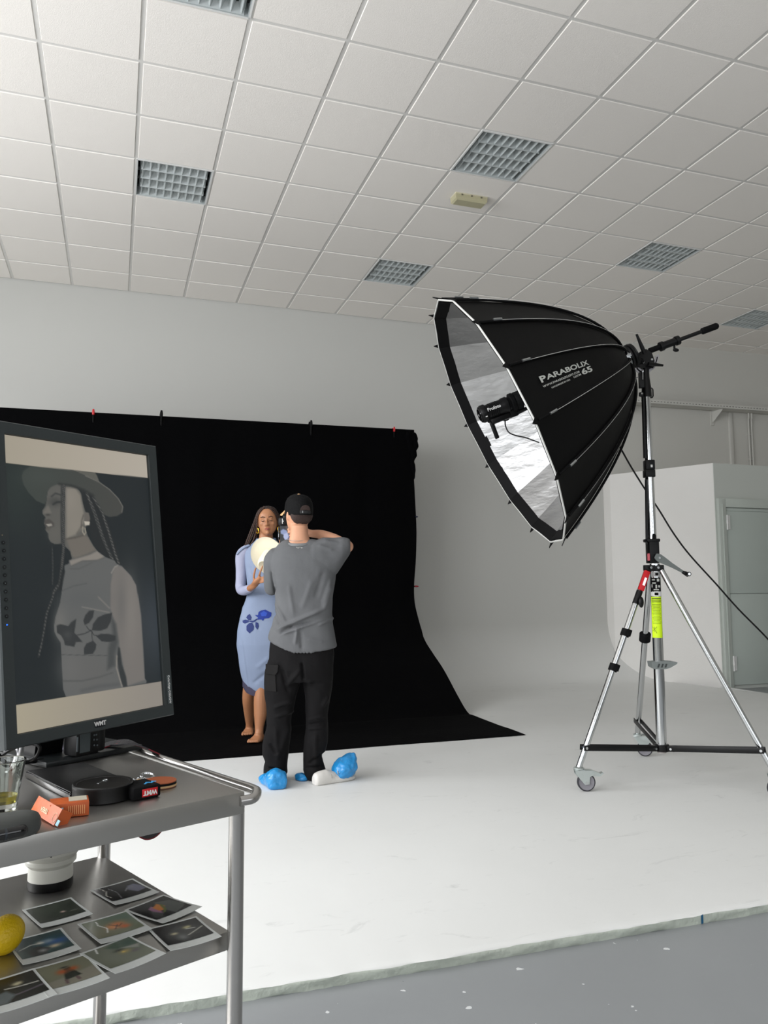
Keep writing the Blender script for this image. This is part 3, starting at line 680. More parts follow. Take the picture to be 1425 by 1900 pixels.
# ------------------------------------------------------------------ wind-up stand on casters
st = empty('light_stand', (3.17, SY, CYZ), 'tall chrome wind-up light stand on three caster wheels with a yellow sticker', 'light stand')
def col(x, y): return aty(x, y, SY)
bm = B(); cyl(bm, col(1228, 1392), col(1215, 1046), .031, 24); bm_obj('lower_column', bm, M_chrome, st)
bm = B(); cyl(bm, col(1228, 1396), col(1227.5, 1385), .027, 20); bm_obj('column_end_plug', bm, mat('pinkish_grey_plastic', (176, 168, 166), .5), st)
bm = B(); cyl(bm, col(1211, 1020), col(1205, 886), .0265, 24); bm_obj('middle_section', bm, M_chrome, st)
for i in range(16):
    p = col(1206.5+i*.28, 893+7.1*i); dcam = (V((0, 0, CZ))-p); dcam.z = 0; dcam.normalize(); p = p+dcam*.0245; bm = B()
    cyl(bm, p, p+dcam*.0026, .0075, 10); bm_obj('height_hole', bm, M_blackm, st)
p = col(1199, 960)
bm = B(); a, b = col(1199.5, 1010), col(1198, 890); cyl(bm, a+V((0, -.004, 0)), b+V((0, -.004, 0)), .0085, 10); bm_obj('lifting_rack', bm, M_black, st)
bm = B(); cyl(bm, col(1205, 884), col(1199.5, 735), .0235, 24); bm_obj('upper_section', bm, M_chrome, st)
bm = B(); a, b = col(1196, 850), col(1192.5, 735); cyl(bm, a, b, .0085, 10); bm_obj('guide_strip', bm, M_black, st)
bm = B()
for y0, y1, w_ in ((886, 872, .031), (872, 854, .029)):
    a, b = col(1204.5, y0), col(1204, y1); box(bm, (a+b)/2, hr, hf, UZ, w_*2, w_*2, (b-a).length, .005)
bm_obj('section_collar', bm, M_black, st)
bm = B(); a = col(1206, 866)-hf*.031; box(bm, a, hr, hf, UZ, .012, .002, .016); bm_obj('collar_mark', bm, M_wht, st, smooth=False)
bm = B(); tube(bm, [col(1200, 737), col(1199.5, 722), col(1198.5, 700), col(1198, 682)], [.032, .03, .022, .020], 18); bm_obj('top_sleeve', bm, M_black, st)
bm = B(); a = col(1190, 706)-hf*.0; box(bm, a, hr, hf, UZ, .032, .03, .10, .004); bm_obj('sleeve_bracket', bm, M_black, st)
bm = B(); a, b = col(1190.5, 706), col(1190.5, 690); a -= hf*.02; b -= hf*.02; cyl(bm, a, b, .003, 8); ball(bm, b, .007, .007, .012, seg=8); bm_obj('lock_pin', bm, M_chrome, st)
bm = B(); a = col(1183, 700); b = col(1176, 703); cyl(bm, a, b, .003, 6); bm_obj('release_lever', bm, mat('dark_violet_metal', (60, 54, 84), .3, .6), st)
bm = B(); a = col(1207.5, 729); tube(bm, [a+UZ*.032-hr*.01, a+UZ*.03+hr*.008, a+UZ*.02+hr*.014, a-UZ*.02+hr*.014, a-UZ*.03+hr*.008, a-UZ*.032-hr*.01], .0045, 8); bm_obj('cable_loop', bm, M_black, st)
bm = B(); a = col(1190, 732); box(bm, a, hr, hf, UZ, .03, .02, .03, .008); bm_obj('lug', bm, M_black, st)
bm = B(); a = col(1190, 731)-hf*.011; cyl(bm, a, a-hf*.002, .006, 10); bm_obj('lug_screw', bm, M_chrome, st)
bm = B()
a, b = col(1212, 1045), col(1209.5, 1003); box(bm, (a+b)/2, hr, hf, UZ, .062, .08, (b-a).length, .006)
a, b = col(1209, 1006), col(1209, 1000); box(bm, (a+b)/2, hr, hf, UZ, .082, .085, .02, .006)
bm_obj('winch_housing', bm, M_black, st)
bm = B(); a = col(1211, 1000); tube(bm, [a-UZ*.01-hf*.028, a+UZ*.02-hf*.028, a+UZ*.03-hf*.028], [.012, .012, .007], 10); bm_obj('spring_lock', bm, M_blackm, st)
bm = B(); a = col(1200.5, 1034)-hf*.03; box(bm, a, hr, hf, UZ, .012, .02, .045, .003); bm_obj('winch_label', bm, mat('faded_red', (196, 96, 104), .5), st)
# crank
ca_, cb_ = col(1217, 1036)-hf*.06, col(1263, 1064)-hf*.075; cd = (cb_-ca_).normalized(); cn = -hf; cu_ = cn.cross(cd)
bm = B(); rr = []
for t, hw in ((-.03, .014), (-.015, .022), (0, .0245), (.03, .022), (.09, .014), (.16, .009), (.178, .008)):
    c = ca_+cd*t; rr.append([c+cu_*hw-cn*.004, c-cu_*hw-cn*.004, c-cu_*hw+cn*.004, c+cu_*hw+cn*.004])
ring_loft(bm, rr); cyl(bm, ca_+hf*.03, ca_, .012, 12); o = bm_obj('crank_arm', bm, mat('grey_cast_metal', (128, 134, 132), .5, .3), st)
bm = B(); cyl(bm, ca_-hf*.006, ca_-hf*.009, .007, 8); bm_obj('crank_bolt', bm, M_chrome, st)
bm = B(); a = cb_+cd*.0; tube(bm, [a-cd*.02+hf*.01, a, a+cd*.022-hf*.0], [.009, .013, .014], 12); cyl(bm, a+cd*.012, a+cd*.012-hf*.04, .0135, 14); bm_obj('crank_grip', bm, M_black, st)
bm = B(); a = cb_+cd*.012-hf*.04; cyl(bm, a, a-hf*.002, .008, 12); bm_obj('grip_cap', bm, M_chrome, st)
# leg collar
bm = B(); a = col(1213, 1054); lathe(bm, a, UZ, [(.02, -.02), (.05, -.02), (.05, .012), (.02, .012)], 24)
for dx in (-.075, -.03, .04): box(bm, a+hr*dx*.75-hf*.035, hr, hf, UZ, .035, .03, .036, .004)
bm_obj('leg_collar', bm, M_black, st)
for x in (1203, 1216, 1226): bm = B(); a = col(x, 1053.5)-hf*.051; cyl(bm, a, a-hf*.003, .0075, 10); bm_obj('collar_bolt', bm, M_chrome, st)
# legs
CA, CB, CC = V((2.607, 4.082, CYZ)), V((3.524, 4.769, CYZ)), V((3.52, 3.60, CYZ))
M_rub = mat('grey_black_rubber', (52, 51, 56), .6); M_zinc = mat('zinc_plate', (196, 204, 202), .3, .8)
def caster(name_parent, top, contact, heading, brake=True):
    h = V(heading).normalized(); sd = UZ.cross(h); R_ = .052; c = V((contact.x, contact.y, CYZ+R_))
    cs = bpy.data.objects.new('caster', None); COL.objects.link(cs); cs.parent = name_parent; cs.empty_display_size = .05
    def add(nm, bm, m): return bm_obj(nm, bm, m, cs)
    bm = B(); lathe(bm, c-sd*.012, sd, [(.036, 0), (.049, 0), (R_, .004), (R_, .02), (.049, .024), (.036, .024)], 36); add('tyre', bm, M_rub)
    bm = B(); lathe(bm, c-sd*.013, sd, [(.040, 0), (.044, -.0015), (.044, .0275), (.040, .026)], 36); add('tyre_stripe', bm, mat('light_grey_rubber', (130, 128, 134), .5))
    bm = B(); lathe(bm, c-sd*.0115, sd, [(.005, 0), (.034, 0), (.037, .004), (.037, .019), (.034, .023), (.005, .023)], 30); add('wheel_disc', bm, M_zinc)
    for s_ in (-1, 1):
        bm = B(); o_ = c+sd*s_*.0185
        tp = top-V((0, 0, .012)); f = tp-c; fx = f.dot(h); fz = f.z
        prism(bm, [o_+h*a+UZ*b for a, b in ((-.012, -.012), (.014, -.010), (.018, .030), (.045, .052), (fx+.03 if fx > 0 else .035, fz), (fx-.028, fz), (fx-.024, fz-.02))], sd*s_*.003); add('fork_plate', bm, M_zinc)
    bm = B(); box(bm, top-UZ*.012, h, sd, UZ, .056, .046, .006, .002); lathe(bm, top-UZ*.012, UZ, [(.022, 0), (.030, .004), (.030, .012), (.02, .016)], 20); add('swivel', bm, M_zinc)
    bm = B(); cyl(bm, c-sd*.026, c+sd*.026, .008, 10); add('axle', bm, M_chrome)
    if brake:
        bm = B(); prism(bm, [top-UZ*.014+h*a+UZ*b-sd*.018 for a, b in ((.02, .004), (.07, .002), (.12, -.018), (.135, -.012), (.137, -.018), (.118, -.034), (.06, -.03), (.02, -.02))], sd*.036); add('brake_lever', bm, M_zinc)
    return cs
LEG = []
for nm, (tx, ty_), ct_, bp, hd in (('A', (1199, 1062), CA, (1074, 1424), hr), ('B', (1206, 1060), CB, (1184, 1363), (hr*.95-hf*.3)), ('C', (1226, 1056), CC, None, hr)):
    if nm == 'A': top = aty(tx, ty_, SY-.02); Yb = 4.10; bot = aty(*bp, Yb)
    elif nm == 'B': top = aty(tx, ty_, SY+.03); bot = aty(1183, 1362, 4.74)
    else: top = aty(tx, ty_, SY-.04); bot = aty(1436, 1432, 3.60)
    d = (bot-top)
    lg = bpy.data.objects.new('leg', None); COL.objects.link(lg); lg.parent = st
    bm = B(); cyl(bm, top, bot, .0175 if nm != 'B' else .0185, 18); bm_obj('tube', bm, M_chrome, lg)
    if nm == 'A':
        bm = B(); cyl(bm, top+d*.0, top+d*.10, .016, 14); box(bm, top+d*.045-hf*.012, d.normalized(), hf.cross(d).normalized(), hf, .13, .034, .034, .005); bm_obj('leveling_clamp', bm, M_red, lg)
        bm = B(); box(bm, top+d*.05-hf*.03, d.normalized(), hf.cross(d).normalized(), hf, .05, .014, .006); bm_obj('clamp_plate', bm, M_chrome, lg)
        bm = B(); cyl(bm, top+d*.10, top+d*.17, .0195, 14); ball(bm, top+d*.16-hf*.03+hr*.022, .017, .014, .034); bm_obj('leg_knob', bm, M_black, lg)
        for t in (.38, .56): bm = B(); q = top+d*(t-.075); cyl(bm, q, q+d.normalized()*.042, .0265, 18); box(bm, q+d.normalized()*.02+hr*.015-hf*.02, d.normalized(), hf.cross(d).normalized(), hf, .042, .03, .012, .003); bm_obj('hook_and_loop_strap', bm, M_blackm, lg)
    if nm == 'B': q = top+d*.36; bm = B(); cyl(bm, q, q+d.normalized()*.05, .036, 18); bm_obj('hook_and_loop_strap', bm, M_blackm, lg)
    h = V(hd).normalized()
    cs = caster(st, bot-UZ*0, ct_, h)
    LEG.append((top, bot))
# braces
bk = col(1228, 1387)
bm = B(); lathe(bm, bk, UZ, [(.032, -.02), (.042, -.02), (.042, .02), (.032, .02)], 20)
for lt, lb in LEG: dd = (lb-bk); dd.z = 0; dd.normalize(); box(bm, bk+dd*.055, dd, UZ.cross(dd), UZ, .05, .03, .032, .003)
bm_obj('brace_bracket', bm, M_black, st)
for i, (lt, lb) in enumerate(LEG):
    dd = (lb-bk); dd.z = 0; dd.normalize(); sd = UZ.cross(dd)
    d_ = lt-lb
    tgt = [aty(1084, 1387, LEG[0][1].y), aty(1183, 1337, LEG[1][1].y-.02), aty(1414, 1392, LEG[2][1].y+.02)][i]
    for s_ in (-1, 1):
        bm = B(); a = bk+dd*.05+sd*s_*.018; b = tgt+sd*s_*.021; e = (b-a).normalized(); box(bm, (a+b)/2, e, sd, e.cross(sd), (b-a).length+.03, .004, .032, .001); bm_obj('brace', bm, M_black, st)
    bm = B(); cyl(bm, tgt-sd*.028, tgt+sd*.028, .008, 10); cyl(bm, bk+dd*.06-sd*.024, bk+dd*.06+sd*.024, .007, 10); bm_obj('brace_bolt', bm, M_chrome, st)
# stickers wrapped on the column
def wrap(nm, y0, y1, half, m, off=.0012, xo=0):
    a, b = col(1228-(1392-y0)*13/346, y0), col(1228-(1392-y1)*13/346, y1); dc = (V((0, 0, CZ))-a); dc.z = 0; dc.normalize(); sx = UZ.cross(dc); bm = B(); rr = []
    for p in (a, b):
        rr.append([bm.verts.new(p+(dc*math.cos(t)+sx*math.sin(t))*(.031+off)) for t in [xo-half+2*half*i/12 for i in range(13)]])
    for i in range(12): bm.faces.new((rr[0][i], rr[0][i+1], rr[1][i+1], rr[1][i]))
    return bm_obj(nm, bm, m, st)
wrap('yellow_sticker', 1183, 1107, 1.15, mat('fluorescent_yellow_paper', (214, 250, 20), .5, emis=None))['label'] = 'bright yellow instruction sticker'
M_ink = mat('olive_print', (150, 176, 20), .6)
for i in range(3): wrap('sticker_text_line', 1109.5+3.2*i+1.3, 1109.5+3.2*i, .95, mat('dark_print', (70, 84, 20), .6), .0018)
for i in range(14): wrap('sticker_text_line', 1121+2.7*i+1.0, 1121+2.7*i, .85-.1*((i*7) % 3), M_ink, .0018)
for p0, p1 in (((1214.5, 1163), (1214.8, 1173)), ((1211, 1171), (1219, 1163)), ((1211, 1163), (1219, 1175))):
    a, b = col(*p0), col(*p1); dc = (V((0, 0, CZ))-a).normalized(); bm = B(); cyl(bm, a+dc*.033, b+dc*.033, .0009, 6); bm_obj('sticker_figure', bm, mat('dark_print', (70, 84, 20), .6), st)
wrap('black_label', 1097, 1072, 1.15, M_blackm)
for i, (y0, y1, h_, xo) in enumerate(((1079, 1074, .25, .5), (1083, 1080.5, .35, -.3), (1090, 1084, .12, -.7), (1092, 1085, .14, .1), (1090, 1086, .25, .7), (1095, 1093, .5, .1), (1077, 1074.5, .3, -.4))): wrap('label_symbol', y0, y1, h_, mat('silver_print', (188, 190, 184), .6), .0018, xo)
wrap('white_label', 1106, 1098, 1.15, M_wht); wrap('label_symbol', 1104.5, 1099.5, .35, M_blackm, .0018, .1); wrap('white_label', 1070, 1061, .9, mat('pale_label', (190, 190, 188), .4)); wrap('label_symbol', 1068, 1063, .3, M_blackm, .0018, .3)
# grey folding step bracket on the column
a = col(1220, 1231); bm = B()
prism(bm, [a+hr*x-hf*.05+UZ*z for x, z in ((-.055, .014), (-.05, -.018), (-.03, -.03), (.03, -.03), (.06, -.022), (.10, .0), (.105, .010), (.09, .014), (.02, .018))], hf*.075)
bm_obj('tool_holder', bm, mat('grey_cast_metal', (128, 134, 132), .5, .3), st, angle=20)
for i in range(3):
    bm = B(); b_ = a+hr*(-.012+.022*i)-hf*.0515-UZ*.004; prism(bm, [b_+hr*x+UZ*z for x, z in ((-.008, -.016), (.002, -.016), (.010, .006), (.0, .006))], -hf*.001); bm_obj('holder_slot', bm, mat('dark_slot', (60, 64, 63), .7), st, smooth=False)
for ch in list(st.children): pass
keep(st)
# ------------------------------------------------------------------ people
M_skin1 = mat('light_tan_skin', (205, 152, 122), .5, bump=.03, bscale=90, spec=.35)
M_skin2 = mat('brown_skin', (172, 120, 86), .42, bump=.02, bscale=90, spec=.45)
def sil(bm, rows, D, seg=24, pw=2.3, zfun=None):
    """rows: (py, x left, x right, half depth, depth shift) measured across the body standing at distance D"""
    R_ = []
    for r in rows:
        py, xl, xr, dp = r[:4]; dd = r[4] if len(r) > 4 else 0; cx = (xl+xr)/2; hw = (xr-xl)/2/FPX*(D+dd)
        c = at(cx, py, D+dd); ring = []
        for k in range(seg):
            a = 2*PI*k/seg; ca, sa = math.cos(a), math.sin(a)
            u = abs(ca)**(2/pw)*(1 if ca > 0 else -1); v = abs(sa)**(2/pw)*(1 if sa > 0 else -1)
            p = c+hr*(u*hw)+hf*(v*dp)
            if zfun: p.z += zfun(py, u, v)
            ring.append(p)
        R_.append(ring)
    ring_loft(bm, R_)
def head_mesh(bm, c, X, Y, Z, s=1.0, female=False):
    """X right, Y back of head, Z up"""
    def P(x, y, z): return c+X*(x*s)+Y*(y*s)+Z*(z*s)
    rows = [(.113, .025, -.02, .035), (.105, .046, -.045, .062), (.085, .064, -.070, .086), (.055, .073, -.084, .098), (.02, .0755, -.087, .10), (-.01, .074, -.084, .095), (-.035, .070, -.083, .082), (-.06, .063, -.081, .058), (-.082, .051, -.079, .032), (-.10, .036, -.075, .004), (-.112, .020, -.067, -.018)]
    R_ = []
    for z, hw, yf, yb in rows:
        cy = (yf+yb)/2; hy = (yb-yf)/2; ring = []
        for k in range(26):
            a = 2*PI*k/26; ca, sa = math.cos(a), math.sin(a)
            e = .82 if sa < 0 else .9
            ring.append(P(hw*abs(ca)**.9*(1 if ca > 0 else -1), cy+hy*abs(sa)**e*(1 if sa > 0 else -1), z))
        R_.append(ring)
    ring_loft(bm, R_)
    k = .9 if female else 1.0
    def el(x, y, z, a, b, d): ball(bm, P(x, y, z), a*s, b*s, d*s, X, Y, Z, 14)
    for sx in (-1, 1):
        el(sx*.030, -.0785, .019, .018, .008, .006*k); el(sx*.040, -.066, -.022, .018, .012, .016); el(sx*.031, -.0755, .0, .013, .0065, .006)
        el(sx*.0115, -.094, -.037, .0075, .009, .0065)
        el(sx*.077, .012, -.008, .009, .018, .030); el(sx*.080, .020, .004, .007, .016, .018)
    tube(bm, [P(0, -.082, .018), P(0, -.092, .0), P(0, -.103, -.02), P(0, -.108, -.033), P(0, -.098, -.042)], [.007*s, .0065*s, .008*s, .0105*s, .008*s], 10)
    el(0, -.087, -.061, .021, .009, .0062); el(0, -.086, -.071, .017, .009, .007); el(0, -.079, -.095, .018, .014, .014)
def finger(bm, pts, r): limb(bm, pts, [r, r*.95, r*.85, r*.75][:len(pts)] if len(pts) <= 4 else [r]*len(pts), 8, 3)
# ---- photographer, seen from behind
DM = 4.86
man = empty('person', V((at(548, 1455, DM).x, at(548, 1455, DM).y, CYZ)), 'person from behind in grey t-shirt, black cargo trousers and black cap, right elbow raised', 'person')
def m(x, y, d=0): return at(x, y, DM+d)
ha = math.radians(30)      # head turned a little to the left
HXm = hr*math.cos(ha)+hf*math.sin(ha); HYm = -hf*math.cos(ha)+hr*math.sin(ha)    # back of the head towards the viewer
HXm = -HXm if False else HXm
bm = B()
hc = m(553.5, 955, .03)
head_mesh(bm, hc, -HXm, HYm, UZ, .97)
sil(bm, [(975, 539, 571, .052), (990, 539, 572, .054), (1003, 536, 575, .058), (1012, 522, 590, .06), (1022, 512, 602, .075), (1050, 510, 608, .095), (1100, 516, 608, .10), (1150, 517, 604, .09), (1190, 512, 604, .095), (1225, 510, 604, .095), (1245, 516, 596, .06)], DM)
sil(bm, [(1235, 508, 545, .06), (1290, 507, 540, .06), (1330, 505, 532, .05), (1370, 502, 527, .045), (1420, 504, 521, .034), (1448, 505, 520, .032)], DM, 16, 2)
sil(bm, [(1235, 568, 604, .06), (1290, 572, 602, .06), (1330, 576, 600, .05), (1370, 576, 595, .045), (1420, 575, 590, .034), (1440, 576, 590, .032)], DM, 16, 2)
# right arm: shoulder, elbow out to the right, forearm back to the face, hand on the rig
E_, Wm = m(645, 1014, .02), m(578, 990, .16)
limb(bm, [m(602, 1024, 0), m(625, 1018, .0), E_], [.045, .044, .040], 14)
limb(bm, [E_, m(620, 1001, .10), m(596, 992, .14), Wm, m(562, 986, .20)], [.040, .040, .034, .027, .026], 14, flat=.9)
pal = m(556, 984, .23); limb(bm, [Wm, m(566, 985, .20), pal], [.027, .034, .03], 12, flat=.6)
for k, (y0, ln) in enumerate(((974, 0), (980, 3), (986, 3), (992, 0))): finger(bm, [m(558, y0+1, .23), m(546-ln, y0-1, .27), m(539-ln, y0+1, .31), m(537-ln, y0+3, .325)], .009)
finger(bm, [m(563, 992, .21), m(556, 998, .25), m(546, 999, .28), m(541, 997, .30)], .0105)
# left arm hanging, forearm forward and up to the rig
El = m(505, 1092, .10)
limb(bm, [m(515, 1036, 0), m(507, 1062, .03), El], [.036, .034, .030], 14)
Wl = m(520, 1040, .33)
limb(bm, [El, m(512, 1066, .22), Wl, m(524, 1024, .36)], [.030, .036, .026, .026], 12)
limb(bm, [Wl, m(525, 1022, .36), m(528, 1013, .37)], [.026, .034, .03], 10, flat=.6)
for k in range(4): finger(bm, [m(521+4*k, 1014, .38), m(520+4*k, 1004, .395), m(521+4*k, 999, .385), m(522+4*k, 998, .37)], .0085)
finger(bm, [m(534, 1018, .36), m(540, 1010, .35), m(540, 1003, .345), m(538, 999, .35)], .0095)
o = remesh('body', bm, .0065, M_skin1, man, 5)
# hair, cap
def hp(x, y, z, s=.97): return hc+(-HXm)*(x*s)+HYm*(y*s)+UZ*(z*s)
bm = B()
R_ = []
for z, a, yf, yb in ((.06, .077, -.05, .100), (.02, .0785, -.03, .1035), (-.01, .0755, .0, .100), (-.035, .068, .02, .0875), (-.055, .05, .035, .068), (-.064, .03, .04, .058)):
    cy, hy = (yf+yb)/2, (yb-yf)/2; R_.append([hp(a*math.cos(t), cy+hy*math.sin(t), z) for t in [2*PI*k/26 for k in range(26)]])
ring_loft(bm, R_); bm_obj('cropped_hair', bm, mat('short_dark_hair', (62, 48, 44), .85, bump=.5, bscale=240), man)
bm = B(); R_ = []
capr = [(-.004, .0815, .111), (.01, .085, .114), (.045, .0855, .114), (.08, .081, .106), (.105, .070, .092), (.122, .052, .068), (.131, .028, .036), (.134, .004, .005)]
for z, a, b in capr: R_.append([hp(a*math.cos(t), .008+b*math.sin(t), z-.006+.012*max(0, -math.sin(t))) for t in [2*PI*k/40 for k in range(40)]])
ring_loft(bm, R_, mi=0); cap = bm_obj('cap', bm, mat('black_cotton', (9, 9, 10), .8, bump=.3, bscale=90, spec=.2), man, angle=60)
# opening above the strap, drawn as its own shapes: half-moon of hair with the strap below
def capback(t, z, off=.0025):
    # point on the cap surface, t angle from straight back
    zs = [q[0] for q in capr]; i = 0
    while i < len(zs)-2 and z > zs[i+1]: i += 1
    f = (z-zs[i])/(zs[i+1]-zs[i]); a = capr[i][1]*(1-f)+capr[i+1][1]*f+off; b = capr[i][2]*(1-f)+capr[i+1][2]*f+off
    return hp(a*math.sin(t), .008+b*math.cos(t), z-.006)
bm = B(); ct0 = .05; vs = [bm.verts.new(capback(ct0, .025))]
half = [bm.verts.new(capback(ct0+.40*math.cos(u), .022+.034*math.sin(u))) for u in [PI*k/16 for k in range(17)]]
for a, b in zip(half[:-1], half[1:]): bm.faces.new((vs[0], a, b))
bm_obj('cap_opening', bm, mat('short_dark_hair', (62, 48, 44), .85, bump=.5, bscale=240), man)
bm = B(); R_ = []
for k in range(13):
    t = ct0-.42+.84*k/12; R_.append([capback(t, .003, .001), capback(t, .003, .005), capback(t, .021, .005), capback(t, .021, .001)])
ring_loft(bm, R_); bm_obj('cap_strap', bm, mat('dark_grey_strap', (34, 34, 35), .5), man)
bm = B(); box(bm, capback(ct0+.22, .012, .006), UZ, HXm, HYm, .016, .004, .002, .0005); bm_obj('strap_buckle', bm, M_chrome, man)
bm = B(); ball(bm, hp(0, .008, .129), .009, .009, .005); bm_obj('cap_button', bm, mat('tan_cotton', (206, 164, 118), .8), man)
bm = B(); R_ = []
for k in range(17):
    t = -1.35+2.7*k/16; ct_ = math.cos(t); st_ = math.sin(t)
    a_ = hp(.080*st_, .008-.106*ct_, .036); b_ = hp(.088*st_, .008-.112*ct_-.092*max(.02, ct_)**.55, .026-.028*st_*st_)
    R_.append([a_, b_, b_-UZ*.004, a_-UZ*.004])
ring_loft(bm, R_); bm_obj('cap_brim', bm, mat('tan_cotton', (206, 164, 118), .8), man)
bm = B()
nk = [m(553.5, 1001, 0)+hr*(.067*math.sin(t))-hf*(.062*math.cos(t))-UZ*(.016*math.cos(t)-.004) for t in [2*PI*k/30 for k in range(30)]]
tube(bm, nk, .0014, 6, closed=True); bm_obj('necklace', bm, mat('silver_chain', (200, 196, 188), .3, .9), man)
# t-shirt
bm = B()
def hem(py, u, v):
    if py < 1019: return .040*u*u+.012*max(0, v)
    if py < 1024: return .018*u*u
    if py < 1165: return 0
    f = min(1, (py-1165)/45); base = -(1211-py)/FPX*DM*0
    px_up = (30*max(0, -u-.1)**1.3+13*max(0, u-.1)**1.2)
    return f*px_up/FPX*DM
sil(bm, [(1013, 533, 578, .062), (1015.5, 526, 588, .070), (1020, 514, 602, .085), (1028, 506, 614, .10), (1042, 503, 622, .112), (1062, 505, 622, .118), (1085, 509, 620, .118), (1110, 512, 616, .115), (1135, 511, 615, .118), (1160, 506, 617, .122), (1182, 501, 620, .126), (1200, 499, 622, .130), (1211, 499, 624, .132)], DM, 40, 2.4, hem)
# sleeves
limb(bm, [m(513, 1030, 0), m(507, 1045, .02), m(503.5, 1070, .05), m(503.5, 1094, .085)], [.045, .052, .043, .036], 16, 5, flat=1.25)
R_ = []
for x, y0, y1, dp, dd in ((555, 1020, 1042, .05, 0), (570, 1011, 1052, .09, 0), (585, 1004, 1062, .104, 0), (599, 999.5, 1068, .100, 0), (612, 998, 1071, .088, 0), (625, 998, 1063, .078, 0), (636, 998, 1048, .068, .0), (644, 999.5, 1034, .058, .01), (648.5, 1001, 1025, .050, .015)):
    c = m(x, (y0+y1)/2, dd); hh = (y1-y0)/2/FPX*DM; R_.append([c+UZ*(hh*math.cos(t))+hf*(dp*math.sin(t)) for t in [2*PI*k/22 for k in range(22)]])
ring_loft(bm, R_)
fl = [(514, 1168, 600, 1130, 3.2, .014), (520, 1178, 606, 1147, 2.4, .010), (600, 1130, 613, 1085, 4, .010), (530, 1152, 512, 1120, 2.2, .007), (543, 1160, 520, 1176, 2.5, -.010), (548, 1195, 552, 1165, 3, .009), (560, 1205, 558, 1172, 3.5, -.008), (590, 1160, 618, 1146, 2.5, .009), (528, 1165, 596, 1152, 2.5, -.008),
      (503, 1060, 511, 1100, 2.0, -.009), (508, 1062, 514, 1092, 1.6, .006), (536, 1085, 545, 1140, 4, .005), (600, 1060, 585, 1110, 5, -.006), (612, 1075, 598, 1120, 3, .006), (600, 1005, 628, 1008, 2.5, .004), (590, 1012, 618, 1022, 3, .004), (580, 1075, 560, 1130, 5, .004), (505, 1130, 520, 1160, 2.5, -.007), (570, 1185, 600, 1192, 3, .004)]
ff = folds(fl)
M_tee = mat('washed_grey_cotton', (98, 99, 101), .85, bump=.12, bscale=60, var=.07, vscale=7, spec=.2)
o = remesh('t_shirt', bm, .006, M_tee, man, 9, lambda co, n_: 1.35*ff(co, n_)+.003*noise.noise(co*11)+.004*noise.noise(V((co.x*14+co.z*8, co.y*6, co.z*5)))+.004)
bm = B()
ck = [m(555.5, 1006.5, 0)+hr*(.086*math.sin(t))-hf*(.070*math.cos(t))-UZ*(.020*math.cos(t)) for t in [2*PI*k/40 for k in range(40)]]
tube(bm, ck, .0085, 8, closed=True, flat=1.2); bm_obj('collar', bm, mat('worn_grey_cotton', (122, 124, 125), .85, bump=.3, bscale=60), man)
for i, x in enumerate((550, 553, 556.5, 560)): bm = B(); a = m(x, 1015.5+(i % 2)*.8, -.118); box(bm, a, hr, UZ, hf, .006, .004+.002*(i % 2), .002); bm_obj('neck_print', bm, mat('pale_print', (176, 176, 170), .8), man, smooth=False)
# trousers
bm = B()
sil(bm, [(1185, 503, 618, .112), (1215, 500, 620, .120), (1240, 497, 619, .120), (1262, 497, 617, .105)], DM, 30)
sil(bm, [(1225, 498, 562, .105), (1248, 492, 560, .105), (1268, 489.5, 556, .103), (1285, 490, 551, .098), (1305, 494, 547, .09), (1325, 496, 542, .085), (1345, 496, 538.5, .082), (1362, 491, 537.5, .084), (1380, 488, 537, .085), (1398, 488, 536, .082), (1412, 493, 533, .078), (1422, 490, 532, .082), (1434, 489, 533, .082), (1442, 495, 528, .075), (1447, 503, 524, .06)], DM, 24, 2.2)
sil(bm, [(1225, 556, 619, .105), (1250, 561, 617, .105), (1275, 564, 615, .10), (1300, 567, 611.5, .092), (1325, 568.5, 608, .085), (1350, 567.5, 608, .082), (1375, 565, 607.5, .083), (1392, 563.5, 604, .08), (1403, 563.5, 598, .074), (1415, 563, 600, .076), (1428, 562.5, 603, .082), (1438, 566, 600, .078), (1445, 571, 589, .06)], DM+.02, 24, 2.2)
tf = folds([(540, 1300, 510, 1312, 3, .010), (545, 1318, 512, 1330, 3, .009), (535, 1345, 520, 1395, 5, .008), (522, 1240, 535, 1285, 4, -.009), (555, 1245, 530, 1275, 4, .009), (500, 1380, 515, 1400, 3, -.008), (493, 1424, 528, 1430, 2, -.012), (497, 1437, 530, 1440, 2, .008), (570, 1262, 600, 1300, 5, .009), (600, 1300, 575, 1270, 4, -.007), (573, 1335, 603, 1328, 2.5, .008), (573, 1345, 603, 1340, 2.5, -.008), (572, 1352, 603, 1350, 2.5, .007), (585, 1362, 586, 1410, 4, .009), (600, 1398, 572, 1418, 3, -.010), (566, 1425, 598, 1422, 2.2, -.009), (608, 1290, 598, 1312, 3, .009), (560, 1230, 563, 1262, 2.5, -.014), (515, 1410, 512, 1350, 4, .006)])
M_trs = mat('black_trouser_cloth', (19, 18, 19), .85, bump=.2, bscale=45, spec=.2)
remesh('cargo_trousers', bm, .0065, M_trs, man, 4, lambda co, n_: 1.5*tf(co, n_)+.006*noise.noise(co*9)+.004*noise.noise(V((co.x*22, co.y*22, co.z*9)))+.002)
bm = B(); a = m(503, 1255, -.09); q1 = [m(494, 1232, -.085), m(517, 1234, -.108), m(516, 1246, -.112), m(512, 1252, -.112), m(494, 1250, -.095)]
prism(bm, q1, -hf*.006-hr*.003); prism(bm, [m(493, 1250, -.075), m(512, 1252, -.102), m(514, 1283, -.098), m(494, 1281, -.075)], -hf*.010-hr*.004)
bm_obj('cargo_pocket', bm, mat('black_pocket_cloth', (29, 28, 28), .85, bump=.2, bscale=45, spec=.2), man)
